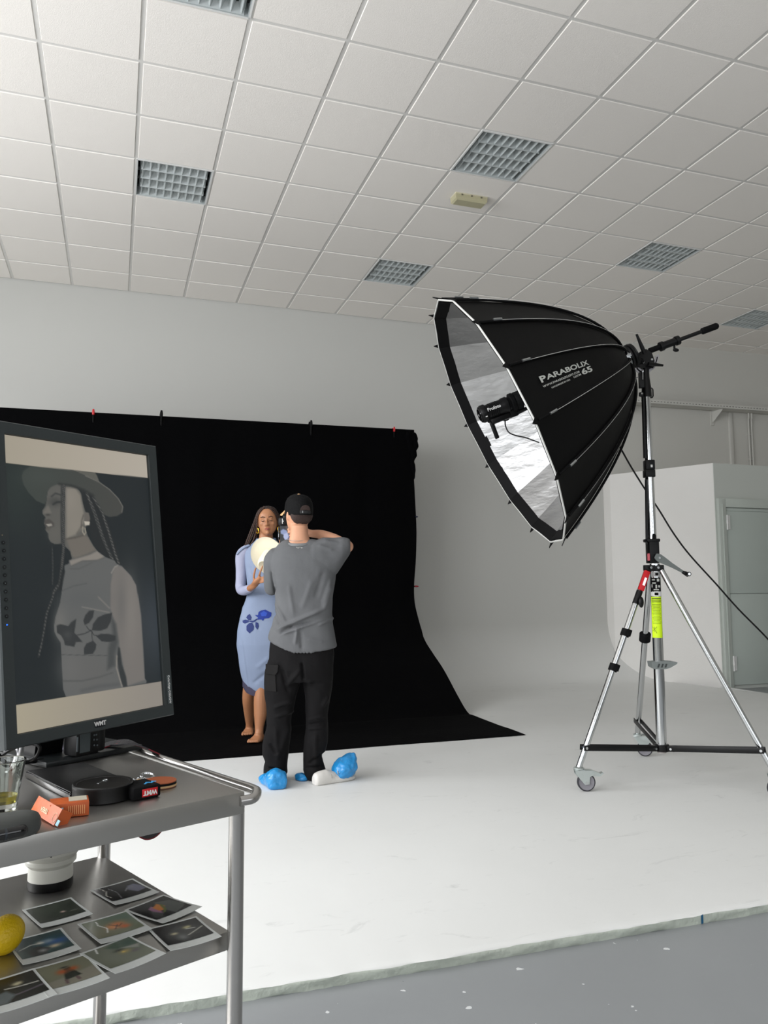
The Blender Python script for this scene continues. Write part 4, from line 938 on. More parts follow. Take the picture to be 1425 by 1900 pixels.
# shoes and blue plastic covers
M_shoe = mat('white_leather', (214, 211, 206), .5, bump=.15, bscale=30); M_cov = mat('blue_plastic_film', (38, 140, 205), .28, bump=.8, bscale=22, coat=.3, detail=6)
def shoe(bm, heel, toe, w_=.045, h_=.075):
    h, t = V(heel), V(toe); d = (t-h); L = d.length; d.normalize(); s_ = UZ.cross(d)
    R_ = []
    for f, ww, hh in ((0, .55, .75), (.04, .8, .95), (.15, .9, 1.05), (.3, .88, 1.1), (.45, .92, .9), (.62, 1.08, .68), (.8, 1.05, .55), (.93, .8, .42), (1, .45, .25)):
        c = h+d*(L*f); R_.append([c+s_*(math.cos(a)*w_*ww)+UZ*(max(0, h_*hh*(.42+.58*math.sin(a))) if math.sin(a) > -.5 else .0) for a in [2*PI*k/20 for k in range(20)]])
    ring_loft(bm, R_)
zf = CYZ+.001
hl, tl = at(500, 1450, 4.80), at(512, 1446, 5.02)
hL = atz(515, 1464, zf); tL = hL+hf*.20-hr*.075
bm = B(); shoe(bm, hL+V((0, 0, .004)), tL+V((0, 0, .004)), .043, .08); remesh('left_shoe', bm, .006, M_shoe, man, 2)
bm = B(); shoe(bm, hL-(tL-hL).normalized()*.022, tL+(tL-hL).normalized()*.02, .072, .105)
remesh('left_shoe_cover', bm, .007, M_cov, man, 2, lambda co, n_: (.009*noise.noise(co*17)+.006*noise.noise(co*40)) if co.z > CYZ+.012 else 0)
hR = atz(582, 1457, zf); tR = hR+(hr*.78+hf*.55).normalized()*.285
bm = B(); shoe(bm, hR+V((0, 0, .0)), tR, .045, .074); remesh('right_shoe', bm, .006, M_shoe, man, 2)
bm = B(); dR = (tR-hR).normalized(); sR = UZ.cross(dR)
for a_, b_, r_ in (((.60, .0, .05), (.98, .02, .045), .052),): 
    R_ = []
    for f, ww, h0, h1 in ((.52, .050, 0, .085), (.60, .066, 0, .115), (.72, .07, 0, .135), (.84, .068, 0, .150), (.95, .056, .02, .165), (1.02, .03, .07, .165)):
        c = hR+dR*(.285*f); R_.append([c+sR*(math.cos(t)*ww)+UZ*((h0+h1)/2+(h1-h0)/2*math.sin(t)) for t in [2*PI*k/20 for k in range(20)]])
    ring_loft(bm, R_)
for v in bm.verts: v.co.z = max(v.co.z, zf)
remesh('right_shoe_cover', bm, .007, M_cov, man, 2, lambda co, n_: (.010*noise.noise(co*17)+.007*noise.noise(co*38)) if co.z > CYZ+.012 else 0)
bm = B(); ball(bm, m(560, 1444, .02), .042, .06, .032); ball(bm, m(553, 1450, .0), .022, .03, .012)
for v in bm.verts: v.co.z = max(v.co.z, zf)
remesh('slipped_cover_edge', bm, .007, M_cov, man, 2, lambda co, n_: (.008*noise.noise(co*17)+.006*noise.noise(co*38)) if co.z > CYZ+.012 else 0)
bm = B()
for k in range(4): a = hR+dR*(.10+.022*k)-sR*.048+UZ*(.035+.008*k); cyl(bm, a, a+UZ*.022+sR*.012, .0025, 6)
bm_obj('shoe_stitching', bm, mat('grey_stitch', (160, 158, 152), .6), man)
keep(man)
# phone rig in his hands
DP = DM+.36
rg = empty('phone_rig', at(530, 1000, DP), 'black phone rig beside the capped head, its screen showing a pale blue hat', 'phone')
tX, tZ = hr, UZ; pc = at(530.5, 993, DP)
bm = B(); box(bm, pc, tX, hf, tZ, .080, .009, .135, .004); bm_obj('phone_body', bm, M_black, rg)
g = np.meshgrid(np.linspace(-1, 1, 22), np.linspace(1, -1, 36)); P_ = Paint(g[0].ravel(), g[1].ravel(), (22, 24, 30))
P_.poly([(-.1, 1), (1, 1), (1, .1), (.6, -.2), (.1, .4)], (52, 44, 44), .3); P_.blob(.35, .75, .3, .35, (96, 70, 60), .8)
P_.poly([(-.15, -.2), (.75, .05), (.8, -1), (-.1, -1)], (92, 108, 160), .1); P_.blob(.75, -.05, .25, .5, (60, 72, 110))
P_.poly([(-.95, .45), (-.5, .65), (.1, .5), (.45, .15), (.5, -.15), (.1, -.3), (-.5, .05), (-.9, .15)], (136, 148, 186), .12); P_.poly([(-.35, .1), (.2, .25), (.5, -.1), (.35, -.45), (-.15, -.5), (-.45, -.2)], (172, 180, 214), .12)
M_scr = vcol_mat('phone_screen_picture', True, .2)
picture('phone_screen', lambda u, v: pc+tX*((u-.5)*.073)+tZ*((.5-v)*.126)-hf*.0052, 22, 36, P_.out(), M_scr, rg)
bm = B(); c = at(526.5, 968, DP-.0); box(bm, c, tX, hf, tZ, .065, .05, .05, .006); ball(bm, at(530, 960, DP), .022, .02, .02); bm_obj('camera_housing', bm, M_black, rg)
bm = B(); c = at(524, 967, DP-.028); box(bm, c, tX, hf, tZ, .004, .002, .034); box(bm, c+tX*.003, tX, hf, tZ, .009, .002, .006); bm_obj('housing_mark', bm, M_wht, rg, smooth=False)
bm = B(); c = at(516.8, 991, DP-.003); box(bm, c, tX, hf, tZ, .005, .006, .09, .002); bm_obj('side_rail', bm, mat('dark_metal', (70, 74, 78), .3, .8), rg)
bm = B(); c = at(516.8, 993.5, DP-.008); box(bm, c, tX, hf, tZ, .003, .002, .022); bm_obj('rail_glint', bm, M_alu, rg, smooth=False)
keep(rg)

# ---- model
DW = 6.12
wo = empty('person', V((at(478, 1383, DW).x, at(478, 1383, DW).y, CYZ)), 'barefoot person with long braids in pale blue dress, eyes closed, holding a cream hat', 'person')
def f(x, y, d=0): return at(x, y, DW+d)
hw_ = math.radians(3); WX = hr*math.cos(hw_)+hf*math.sin(hw_); WY = hf*math.cos(hw_)-hr*math.sin(hw_); WZ = UZ.copy()
tilt = math.radians(4); WX2 = (WX*math.cos(tilt)+WZ*math.sin(tilt)).normalized(); WZ2 = WX2.cross(WY)*1.0
if WZ2.z < 0: WZ2 = -WZ2
wc = f(497.0, 967.5, 0)
def wp(x, y, z, s=.99): return wc+WX2*(x*s)+WY*(y*s)+WZ2*(z*s)
bm = B(); head_mesh(bm, wc, WX2, WY, WZ2, .99, True)
sil(bm, [(982, 482, 507, .050, .02), (992, 481, 506, .046, .02), (1001, 480, 507, .048, .02), (1008, 470, 516, .055, .02), (1018, 464, 522, .062, .02), (1040, 461, 525, .08, .01), (1070, 463, 523, .09, 0), (1100, 462, 522, .085, 0), (1125, 457, 527, .09, .01), (1160, 454, 530, .085, .02), (1200, 452, 530, .085, .03), (1225, 456, 524, .07, .04)], DW, 22)
# legs: the one nearer the viewer on the right, the other stepped back
limb(bm, [f(492, 1205, .03), f(486, 1262, .02), f(483.5, 1298, .0), f(483, 1325, -.01), f(481, 1350, -.03), f(480.5, 1372, -.05)], [.060, .054, .053, .050, .034, .031], 16, 5)
limb(bm, [f(470, 1205, .05), f(464, 1262, .09), f(460.5, 1294, .13), f(462, 1318, .19), f(463, 1342, .25), f(463, 1352, .27)], [.060, .048, .047, .043, .031, .029], 16, 5)
# feet on the cloth
zz = CYZ+.014; a1 = atz(486, 1383, zz+.02); 
def foot(bm, heel, toe, zb):
    h, t = V(heel), V(toe); d = t-h; d.z = 0; d.normalize(); s_ = UZ.cross(d); L = (t-h).length
    R_ = []
    for q, ww, hh in ((0, .022, .04), (.08, .03, .06), (.25, .032, .075), (.45, .037, .06), (.65, .045, .044), (.8, .048, .034), (.92, .046, .026)):
        c = h+d*(L*q); c.z = zb; R_.append([c+s_*(math.cos(a)*ww)+UZ*(hh*max(0, .35+.65*math.sin(a))) for a in [2*PI*k/16 for k in range(16)]])
    ring_loft(bm, R_)
    for k, (off, ln, r_) in enumerate(((-.031, .034, .0135), (-.010, .032, .0105), (.007, .028, .010), (.022, .022, .0095), (.035, .016, .009))):
        b_ = h+d*(L*.86)+s_*off; b_.z = zb+.013; limb(bm, [b_, b_+d*ln*.6+UZ*.004, b_+d*ln-UZ*.003], [r_, r_, r_*.9], 8, 3)
h1 = f(480, 1372, -.05); h1.z = zz; foot(bm, h1+hf*.06+hr*.012, h1-hf*.09-hr*.030, zz)
h2 = f(463, 1352, .27); h2.z = zz; foot(bm, h2+hf*.06, h2-hf*.10-hr*.004, zz)
limb(bm, [f(480, 1360, -.05), h1+UZ*.05], [.032, .034], 12, 3); limb(bm, [f(463, 1345, .26), h2+UZ*.05], [.03, .033], 12, 3)
# right arm (left in the picture): elbow down, hand up on the hat
SE, SL, SW = f(454, 1030, .02), f(448.5, 1093, .0), f(468, 1089, -.24)
limb(bm, [SE, f(449, 1060, .02), SL], [.032, .032, .028], 14)
limb(bm, [SL, f(456, 1095, -.10), SW, f(474, 1083, -.28)], [.028, .027, .024, .025], 12)
HD = -.30
limb(bm, [f(469, 1088, -.25), f(476, 1080, HD), f(482, 1075, HD-.01)], [.023, .033, .030], 12, flat=.6)
finger(bm, [f(472, 1079, HD), f(471, 1069, HD), f(473, 1059, HD-.01), f(474.5, 1054, HD-.015)], .0098)
finger(bm, [f(480, 1072, HD-.01), f(482, 1064, HD-.035), f(485.5, 1055, HD-.045), f(487, 1050, HD-.045)], .0088)
finger(bm, [f(484, 1074, HD-.01), f(490, 1070, HD-.035), f(496, 1067, HD-.04), f(500, 1066, HD-.035)], .0088)
finger(bm, [f(484, 1078, HD-.01), f(490, 1076, HD-.035), f(496, 1073, HD-.04), f(500, 1071, HD-.035)], .0085)
finger(bm, [f(482, 1081, HD-.01), f(488, 1080, HD-.03), f(493, 1078, HD-.035), f(496, 1077, HD-.03)], .0078)
# left arm, behind the photographer's shoulder
EL2 = f(538, 1094, 0); limb(bm, [f(533, 1030, .02), f(538, 1060, .02), EL2], [.032, .032, .028], 12); limb(bm, [EL2, f(530, 1087, -.10), f(518, 1075, -.24), f(514, 1068, -.27)], [.028, .027, .024, .025], 12)
limb(bm, [f(518, 1075, -.24), f(512, 1064, -.28), f(510, 1058, -.29)], [.023, .032, .029], 10, flat=.6)
for k in range(4): finger(bm, [f(506+3*k, 1058-k, HD), f(504+3*k, 1050-k, HD-.025), f(503+3*k, 1044-k, HD-.035), f(503+3*k, 1041-k, HD-.03)], .0085)
finger(bm, [f(508, 1066, HD+.01), f(503, 1064, HD-.02), f(499, 1062, HD-.03), f(497, 1060, HD-.03)], .0095)
remesh('body', bm, .0052, M_skin2, wo, 4)
# face details
M_brow = mat('dark_brow', (66, 42, 32), .8); M_lip = mat('rose_lip', (160, 92, 82), .45)
def face_surf(x, z, extra=0): # front of the face
    y = -.086*math.sqrt(max(.05, 1-(x/.082)**2)); return wp(x, y+extra, z)
for sx in (-1, 1):
    bm = B(); tube(bm, [wp(sx*.014, -.0905, .024), wp(sx*.030, -.0895, .0305), wp(sx*.048, -.078, .026)], [.0028, .0034, .0018], 6); bm_obj('eyebrow', bm, M_brow, wo)
    bm = B(); tube(bm, [wp(sx*.018, -.0865, -.0015), wp(sx*.031, -.0892, -.0055), wp(sx*.044, -.081, -.0005)], [.0015, .0026, .0018], 6); bm_obj('eyelashes', bm, mat('black_lash', (24, 16, 14), .7), wo)
bm = B(); tube(bm, [wp(-.021, -.0885, -.0655), wp(-.008, -.0955, -.0615), wp(0, -.0955, -.0625), wp(.008, -.0955, -.0615), wp(.021, -.0885, -.0655)], [.0012, .0038, .0034, .0038, .0012], 8); tube(bm, [wp(-.018, -.089, -.067), wp(0, -.0945, -.0705), wp(.018, -.089, -.067)], [.0014, .0048, .0014], 8); bm_obj('lips', bm, M_lip, wo)
# hair
M_hair = mat('dark_brown_hair', (38, 24, 19), .6, bump=.6, bscale=120); M_braid = mat('brown_braid', (66, 43, 33), .6, bump=.5, bscale=160)
bm = B(); R_ = []
for z, a, yf, yb in ((.118, .030, -.035, .045), (.110, .052, -.058, .072), (.094, .069, -.060, .094), (.07, .078, -.045, .105), (.04, .081, -.02, .107), (.0, .079, .005, .103), (-.02, .070, .03, .09)):
    cy, hy = (yf+yb)/2, (yb-yf)/2; R_.append([wp(a*math.cos(t), cy+hy*math.sin(t), z) for t in [2*PI*k/26 for k in range(26)]])
ring_loft(bm, R_); bm_obj('scalp_hair', bm, M_hair, wo)
BN = [0]
def braid(pts, r=.0055):
    P = catmull(pts, 14); bm = B(); rr = [r*(1+.22*math.sin(i*1.9)) for i in range(len(P))]; tube(bm, P, rr, 7); BN[0] += 1; bm_obj('braid', bm, M_braid if BN[0] % 2 else M_hair, wo)  # every other braid darker, imitating shade in the gaps between them
top0 = (0, -.02, .118)
LB = [  # braids falling on the viewer's left
 [(-.012, -.055, .108), (-.045, -.066, .080), (-.071, -.050, .040), (-.080, -.030, -.005), (-.092, -.01, -.06), (-.118, .01, -.13), (-.150, .02, -.175)],
 [(-.016, -.045, .112), (-.055, -.050, .082), (-.080, -.030, .030), (-.095, -.01, -.03), (-.125, .01, -.10), (-.165, .03, -.17)],
 [(-.018, -.03, .116), (-.060, -.030, .088), (-.090, -.01, .030), (-.115, .01, -.04), (-.150, .02, -.12), (-.178, .03, -.178)],
 [(-.018, -.01, .118), (-.068, -.005, .085), (-.098, .01, .03), (-.130, .02, -.05), (-.168, .03, -.13), (-.186, .03, -.180)],
 [(-.020, .01, .118), (-.072, .02, .08), (-.104, .03, .02), (-.140, .03, -.06), (-.178, .04, -.14), (-.196, .04, -.186)],
 [(-.04, .05, .1), (-.085, .05, .04), (-.10, .05, -.03), (-.12, .05, -.10), (-.13, .04, -.165)],
 [(-.05, .07, .08), (-.085, .07, .02), (-.09, .07, -.05), (-.10, .06, -.11), (-.108, .05, -.165)]]
RB = [
 [(.006, -.057, .108), (.040, -.068, .083), (.068, -.052, .045), (.080, -.030, .0), (.083, -.01, -.06), (.088, .01, -.13)],
 [(.008, -.045, .112), (.050, -.050, .085), (.080, -.030, .035), (.090, -.005, -.02), (.094, .01, -.08), (.100, .02, -.15)],
 [(.010, -.02, .117), (.060, -.020, .088), (.088, -.0, .03), (.098, .02, -.04), (.104, .03, -.10), (.108, .03, -.16)],
 [(.012, .01, .118), (.064, .02, .085), (.092, .03, .02), (.10, .04, -.05), (.10, .05, -.14)]]
for L_ in LB+RB: braid([wp(*q) for q in L_])
M_gold = mat('gold', (226, 178, 60), .2, 1)
for sx in (-1, 1):
    bm = B(); c = wp(sx*.083, -.012, -.068); tube(bm, [c+WX2*(.003*math.cos(t)*0)+(WY*.7+WX2*.7*sx)*(.014*math.cos(t))+WZ2*(.021*math.sin(t)) for t in [2*PI*k/20 for k in range(20)]], .0038, 8, closed=True); bm_obj('hoop_earring', bm, M_gold, wo)
# dress
M_dress = mat('pale_blue_jersey', (134, 147, 172), .7, bump=.1, bscale=30, spec=.3); M_sleeve = mat('sheer_lilac_mesh', (162, 165, 188), .65, bump=.1, bscale=60, spec=.3)
bm = B()
sil(bm, [(1000, 477, 510, .056, .02), (1007, 470, 517, .062, .02), (1014, 461, 526, .072, .02), (1024, 455, 532, .085, .015), (1045, 455, 532, .10, .005), (1070, 458, 529, .108, 0), (1092, 460, 525, .096, 0), (1108, 458, 526, .092, .0), (1125, 452, 531, .098, .01), (1145, 446, 536, .11, .02), (1168, 441.5, 538, .116, .02), (1195, 439.5, 538, .115, .02), (1220, 443, 536, .108, .03), (1245, 446, 530, .10, .04), (1264, 448.5, 520, .092, .05), (1276, 453, 510, .086, .05), (1283, 462, 504, .080, .05)], DW, 36, 2.3, lambda py, u, v: (.028*max(0, -u)**1.5 if py > 1258 else 0)+(.012*max(0, -u) if py > 1240 else 0))
df = folds([(470, 1098, 512, 1106, 2, .006), (468, 1106, 508, 1100, 2, -.005), (452, 1112, 448, 1180, 1.2, .003), (448, 1180, 462, 1282, 1.0, .004), (470, 1268, 500, 1245, 4, -.006), (475, 1240, 500, 1220, 4, .004), (443, 1148, 505, 1150, 1.0, .003), (462, 1050, 475, 1075, 2.5, -.006)])
remesh('dress', bm, .0065, M_dress, wo, 4, lambda co, n_: df(co, n_)+.002*noise.noise(co*12)+.002)
bm = B(); limb(bm, [f(457, 1021, .02), f(449, 1032, .02), f(448, 1062, .02), f(447, 1091, .0), f(451, 1096, -.06), f(463, 1092.5, -.18)], [.045, .050, .044, .040, .038, .031], 16, 6)
remesh('sleeve', bm, .006, M_sleeve, wo, 3, lambda co, n_: .004*noise.noise(co*16))
bm = B(); limb(bm, [f(529, 1021, .02), f(537, 1032, .02), f(539, 1062, .02), f(538, 1096, .0), f(531, 1090, -.10), f(522, 1080, -.20)], [.045, .050, .045, .040, .038, .029], 14, 5)
remesh('sleeve', bm, .007, M_sleeve, wo, 3, lambda co, n_: .004*noise.noise(co*16))
bm = B()
for i in range(9): # ruffled seam over the shoulder
    t = i/8; a = f(462-22*t**1.1, 1012+3*t+13*t*t, -.02); ball(bm, a, .010, .018, .010, seg=8)
remesh('shoulder_ruffle', bm, .005, M_dress, wo, 1)
bm = B(); ck = [f(493.5, 1001, .02)+hr*(.070*math.sin(t))-hf*(.056*math.cos(t))-UZ*(.010*math.cos(t)) for t in [2*PI*k/30 for k in range(30)]]
tube(bm, ck, .010, 8, closed=True); bm_obj('ruffled_collar', bm, mat('grey_blue_jersey', (128, 150, 186), .75, bump=.5, bscale=60), wo)
bm = B(); sil(bm, [(1262, 450, 516, .085, .05), (1280, 450, 503, .080, .05), (1290, 456, 498, .076, .05)], DW, 24, 2.2, lambda py, u, v: .030*max(0, -u)**1.2 if py > 1270 else 0); bm_obj('underskirt_hem', bm, mat('dark_mauve_lining', (66, 62, 82), .8), wo)
# printed rose on the skirt, laid on the cloth
M_rose = mat('royal_blue_print', (24, 50, 138), .7); M_rose2 = mat('dark_blue_print', (30, 46, 104), .7)
def decal(nm, pts, m_, z=0):
    dress = [o_ for o_ in wo.children if o_.name.startswith('dress')][0]; bm = B()
    def hit(x, y):
        d_ = ray(x, y).normalized(); r_, loc, nrm, _ = dress.ray_cast(V((0, 0, CZ)), d_)
        return (V((0, 0, CZ))+d_*((loc-V((0, 0, CZ))).length-.0025-z)) if r_ else None
    cx, cy = sum(p[0] for p in pts)/len(pts), sum(p[1] for p in pts)/len(pts)
    dense = []
    for (a, b), (c, d_) in zip(pts, pts[1:]+pts[:1]): dense += [(a+(c-a)*t, b+(d_-b)*t) for t in (0, .33, .66)]
    rings = []
    for s_ in (1, .66, .33): rings.append([hit(cx+(x-cx)*s_, cy+(y-cy)*s_) for x, y in dense])
    c_ = hit(cx, cy)
    if c_ is None or any(p is None for r_ in rings for p in r_): return
    vr = [[bm.verts.new(p) for p in r_] for r_ in rings]; vc = bm.verts.new(c_); n_ = len(dense)
    for a, b in zip(vr[:-1], vr[1:]):
        for k in range(n_): bm.faces.new((a[k], a[(k+1) % n_], b[(k+1) % n_], b[k]))
    for k in range(n_): bm.faces.new((vr[-1][k], vr[-1][(k+1) % n_], vc))
    bm_obj(nm, bm, m_, wo, recalc=False)
bpy.context.view_layer.update()
def Z1(p): return [(400+x/4.75, 880+y/4.75) for x, y in p]
decal('rose_bloom_print', Z1([(345, 1240), (372, 1250), (378, 1215), (400, 1200), (440, 1193), (470, 1210), (492, 1218), (490, 1250), (470, 1268), (430, 1272), (418, 1293), (405, 1280), (360, 1280), (375, 1265)]), M_rose)
decal('rose_petal_print', Z1([(395, 1225), (425, 1205), (455, 1222), (445, 1250), (405, 1250)]), mat('light_blue_print', (44, 78, 178), .7), .0012)
decal('rose_leaf_print', Z1([(300, 1230), (318, 1262), (310, 1285), (285, 1282), (270, 1262), (280, 1245)]), M_rose2)
decal('rose_leaf_print', Z1([(237, 1290), (262, 1280), (295, 1288), (290, 1305), (258, 1316), (240, 1308)]), M_rose2)
decal('rose_leaf_print', Z1([(322, 1308), (338, 1340), (335, 1370), (300, 1403), (272, 1375), (272, 1335), (295, 1312)]), M_rose2)
decal('rose_leaf_print', Z1([(352, 1302), (375, 1310), (382, 1340), (368, 1370), (350, 1345)]), M_rose2)
decal('rose_stem_print', Z1([(290, 1290), (325, 1300), (350, 1285), (362, 1272), (368, 1278), (350, 1298), (325, 1307), (292, 1296)]), M_rose2)
keep(wo)
# hat in her hands
HN = (-hr*.32-UZ*.60-hf*.72).normalized(); hX = HN.cross(UZ).normalized(); hY = HN.cross(hX)
if hY.z < 0: hY = -hY
hcen = at(505, 1035, DW-.25)
ht = empty('hat', hcen, 'cream wide-brimmed felt hat held in front of her chest', 'hat')
M_hat = mat('cream_felt', (236, 228, 204), .9, bump=.1, bscale=60, spec=.2)
bm = B(); R_ = []
NS = 44
def hr_(r, h, th=0):
    out = []
    for k in range(NS):
        t = 2*PI*k/NS; rx = r*.93; ry = r*1.06; hh = h+(.018*math.cos(2*t)*((r-.08)/.1) if r > .09 else 0)
        pin = 1
        out.append(hcen+hX*(rx*math.cos(t))+hY*(ry*math.sin(t))+HN*(hh+th))
    return out
for r, h in ((.070, .0), (.082, .002), (.11, .004), (.14, .006), (.165, .010), (.172, .013)): R_.append(hr_(r, h))
for r, h in ((.172, .010), (.165, .006), (.14, .002), (.11, .0), (.082, -.002), (.070, -.004)): R_.append(hr_(r, h))
ring_loft(bm, R_, closed=True); bm_obj('brim', bm, M_hat, ht, angle=60)
bm = B(); R_ = []
for r, h, pinch, dent in ((.080, .001, 0, 0), (.079, .02, 0, 0), (.076, .05, .05, 0), (.074, .09, .16, 0), (.066, .115, .28, 0), (.054, .124, .32, .0), (.036, .120, .3, .012), (.016, .114, .2, .018), (.003, .110, 0, .02)):
    ring = []
    for k in range(NS):
        t = 2*PI*k/NS; fr = max(0, -math.sin(t)); rx = r*.93*(1-pinch*fr**.8); ry = r*1.06
        ring.append(hcen+hX*(rx*math.cos(t))+hY*(ry*math.sin(t))+HN*(h-dent-.012*fr*pinch*2))
    R_.append(ring)
ring_loft(bm, R_); bm_obj('crown', bm, M_hat, ht, angle=60)
bm = B(); R_ = [[hcen+hX*(r*.93*math.cos(t))+hY*(r*1.06*math.sin(t))+HN*h for t in [2*PI*k/NS for k in range(NS)]] for r, h in ((.0815, .001), (.0815, .012), (.0802, .012), (.0802, .001))]
ring_loft(bm, R_, closed=True); bm_obj('hat_band', bm, mat('cream_ribbon', (222, 212, 186), .7), ht)
keep(ht)
# ------------------------------------------------------------------ steel trolley
RT = math.radians(23.5); TA = V((math.cos(RT), math.sin(RT), 0)); TB = V((-math.sin(RT), math.cos(RT), 0)); T0c = V((.219, 1.388, 0)); TZ = .86; LZ = .62; TL, TD = .90, .60
def tr(a, b, z): return T0c+TA*a+TB*b+UZ*z
tl = empty('steel_trolley', tr(-TL/2, TD/2, 0), 'brushed stainless steel trolley at the left with two shelves and tubular legs', 'trolley')
bm = B(); box(bm, tr(-TL/2, TD/2, TZ-.0185), TA, TB, UZ, TL, TD, .037, .0025); bm_obj('top_tray', bm, M_steel, tl)
bm = B(); box(bm, tr(-TL/2+.003, .044+.265, LZ-.0155), TA, TB, UZ, TL-.004, .53, .031, .002); bm_obj('lower_shelf', bm, M_steel, tl)
bm = B(); box(bm, tr(-TL/2+.0, .044+.265, .17), TA, TB, UZ, TL-.004, .53, .031, .002); bm_obj('bottom_shelf', bm, M_steel, tl)
M_leg = mat('polished_steel_tube', (180, 178, 175), .25, 1)
for a, b in ((-.002, .022), (.0, .565), (-TL+.02, .022), (-TL+.02, .565)):
    bm = B(); cyl(bm, tr(a, b, .06), tr(a, b, TZ-.03), .0135, 20); bm_obj('leg', bm, M_leg, tl)
    bm = B(); cyl(bm, tr(a, b, .06), tr(a, b, .035), .018, 16, .022); lathe(bm, tr(a, b, .034)-TB*.011, TB, [(.01, 0), (.033, .001), (.033, .021), (.01, .022)], 20); bm_obj('caster', bm, M_rub, tl)
bm = B(); hp_ = [tr(-.012, -.003, TZ-.014), tr(.012, -.006, TZ-.013), tr(.026, .004, TZ-.008), tr(.030, .022, TZ-.006), tr(.030, .10, TZ-.006), tr(.030, .5, TZ-.006), tr(.028, .58, TZ-.006), tr(.018, .604, TZ-.008), tr(-.012, .606, TZ-.014)]
tube(bm, catmull(hp_, 5), .0085, 14); bm_obj('push_handle', bm, M_leg, tl)
bm = B(); cyl(bm, tr(-.004, .565, .245), tr(-.008, .022, .335), .006, 12); bm_obj('end_rail', bm, M_leg, tl)
keep(tl)
zt = TZ+.0004
# ---- monitor
Cm = V((-.0460, 1.6086, 1.2220)); MX = V((.7706, .6368, .0233)).normalized(); MZ = V((-.0826, .0636, .9946)).normalized(); MY = MZ.cross(MX).normalized(); MZ = MX.cross(MY)
def mo(x, z, y=0): return Cm+MX*x+MZ*z+MY*y
mn = empty('monitor', V((mo(0, -.28, .08).x, mo(0, -.28, .08).y, TZ)), 'large dark monitor turned upright, showing a dim picture of a person in a hat', 'monitor')
M_bez = mat('dark_grey_green_plastic', (50, 56, 57), .5, bump=.04, bscale=200)
bm = B(); o_, i_ = (.186, .282), (.1625, .2595); rings = []
for (w_, h_), y in ((o_, .055), (o_, -.002), ((o_[0]-.002, o_[1]-.002), -.005), ((i_[0]+.001, i_[1]+.001), -.005), (i_, -.003), (i_, .004)):
    rings.append([mo(-w_, h_, y), mo(w_, h_, y), mo(w_, -h_, y), mo(-w_, -h_, y)])
ring_loft(bm, rings, cap=False); bm_obj('bezel', bm, M_bez, mn, angle=25)
bm = B(); box(bm, mo(0, 0, .035), MX, MZ, MY, .366, .558, .05, .006); box(bm, mo(0, -.02, .072), MX, MZ, MY, .22, .30, .03, .01); bm_obj('rear_housing', bm, M_bez, mn)
bm = B(); box(bm, mo(0, 0, .0035), MX, MZ, MY, .3255, .5195, .002); bm_obj('panel_surround', bm, M_blackm, mn)
def qa(*p): return [(x/4.914, 860+y/4.914) for x, y in p]
def qb(*p): return [(30+x/4.914, 1060+y/4.914) for x, y in p]
nu, nv = 190, 300
gx, gy = [], []
for j in range(nv):
    for i in range(nu):
        x, y = pj(mo(-.162+.324*i/(nu-1), .259-.518*j/(nv-1), .0015)); gx.append(x); gy.append(y)
P = Paint(gx, gy, (30, 35, 37)); X_, Y_ = P.X, P.Y
P.blob(35, 900, 60, 90, (42, 50, 47), .8); P.blob(290, 1160, 45, 90, (54, 60, 66), .9); P.blob(285, 960, 40, 60, (30, 35, 37), .6); P.blob(60, 1230, 60, 80, (28, 33, 35), .8)
# hair behind, braids
P.poly(qa((740, 240), (850, 280), (930, 380), (1000, 580), (1060, 760), (1105, 925), (1040, 895), (900, 800), (850, 740), (820, 600), (800, 440), (760, 400)), (34, 37, 38), 2)
def plait(pts, wd, col, per=2.4):
    P.line(pts, wd, (44, 46, 46), 1.0); P.line(pts, wd*.7, np.where((np.sin((Y_)*2*PI/per+X_*.9) > 0)[:, None], np.array([col]), np.array([[46, 48, 48]])), 1.0)
plait(qa((790, 270), (860, 450), (930, 660), (975, 770), (1025, 870)), 2.6, (92, 91, 88)); plait(qa((850, 310), (930, 440), (1000, 650), (1050, 820), (1085, 915)), 2.2, (88, 87, 85)); plait(qa((830, 350), (885, 500), (950, 700), (1010, 850)), 2.2, (78, 78, 77))
# face and neck
face = qa((440, 230), (500, 192), (560, 186), (620, 198), (700, 215), (738, 270), (752, 350), (778, 440), (790, 520), (780, 600), (800, 660), (850, 750), (890, 800), (820, 835), (700, 872), (657, 872), (640, 800), (600, 762), (560, 730), (500, 735), (460, 715), (442, 680), (440, 640), (415, 608), (420, 578), (403, 548), (408, 515), (414, 490), (388, 460), (386, 430), (412, 392), (424, 345), (428, 290))
P.poly(face, (88, 87, 83), 1.2)
P.poly(qa((604, 225), (690, 225), (735, 290), (748, 370), (765, 450), (765, 520), (745, 590), (690, 650), (604, 685)), (126, 121, 112), 5); P.blob(*qa((640, 330))[0], 12, 22, (134, 128, 119), .6); P.blob(*qa((690, 560))[0], 10, 12, (130, 124, 115), .5)
P.poly(qa((604, 690), (700, 665), (760, 650), (800, 670), (870, 790), (800, 820), (690, 860), (660, 850), (640, 790)), (104, 99, 92), 4)
P.line(qa((600, 690), (690, 675), (760, 655)), 1.3, (80, 76, 71), 2.5); P.line(qa((700, 640), (725, 600), (750, 560)), 1, (92, 88, 82), 3)
P.blob(*qa((500, 350))[0], 13, 9, (64, 65, 63), .9); P.line(qa((470, 300), (505, 272), (560, 288)), 1.2, (50, 52, 52), 2.5); P.line(qa((485, 372), (520, 352), (562, 350)), 1.6, (44, 46, 46), 2.5); P.poly(qa((425, 395), (440, 380), (470, 450), (430, 470), (395, 450)), (102, 99, 93), 3)
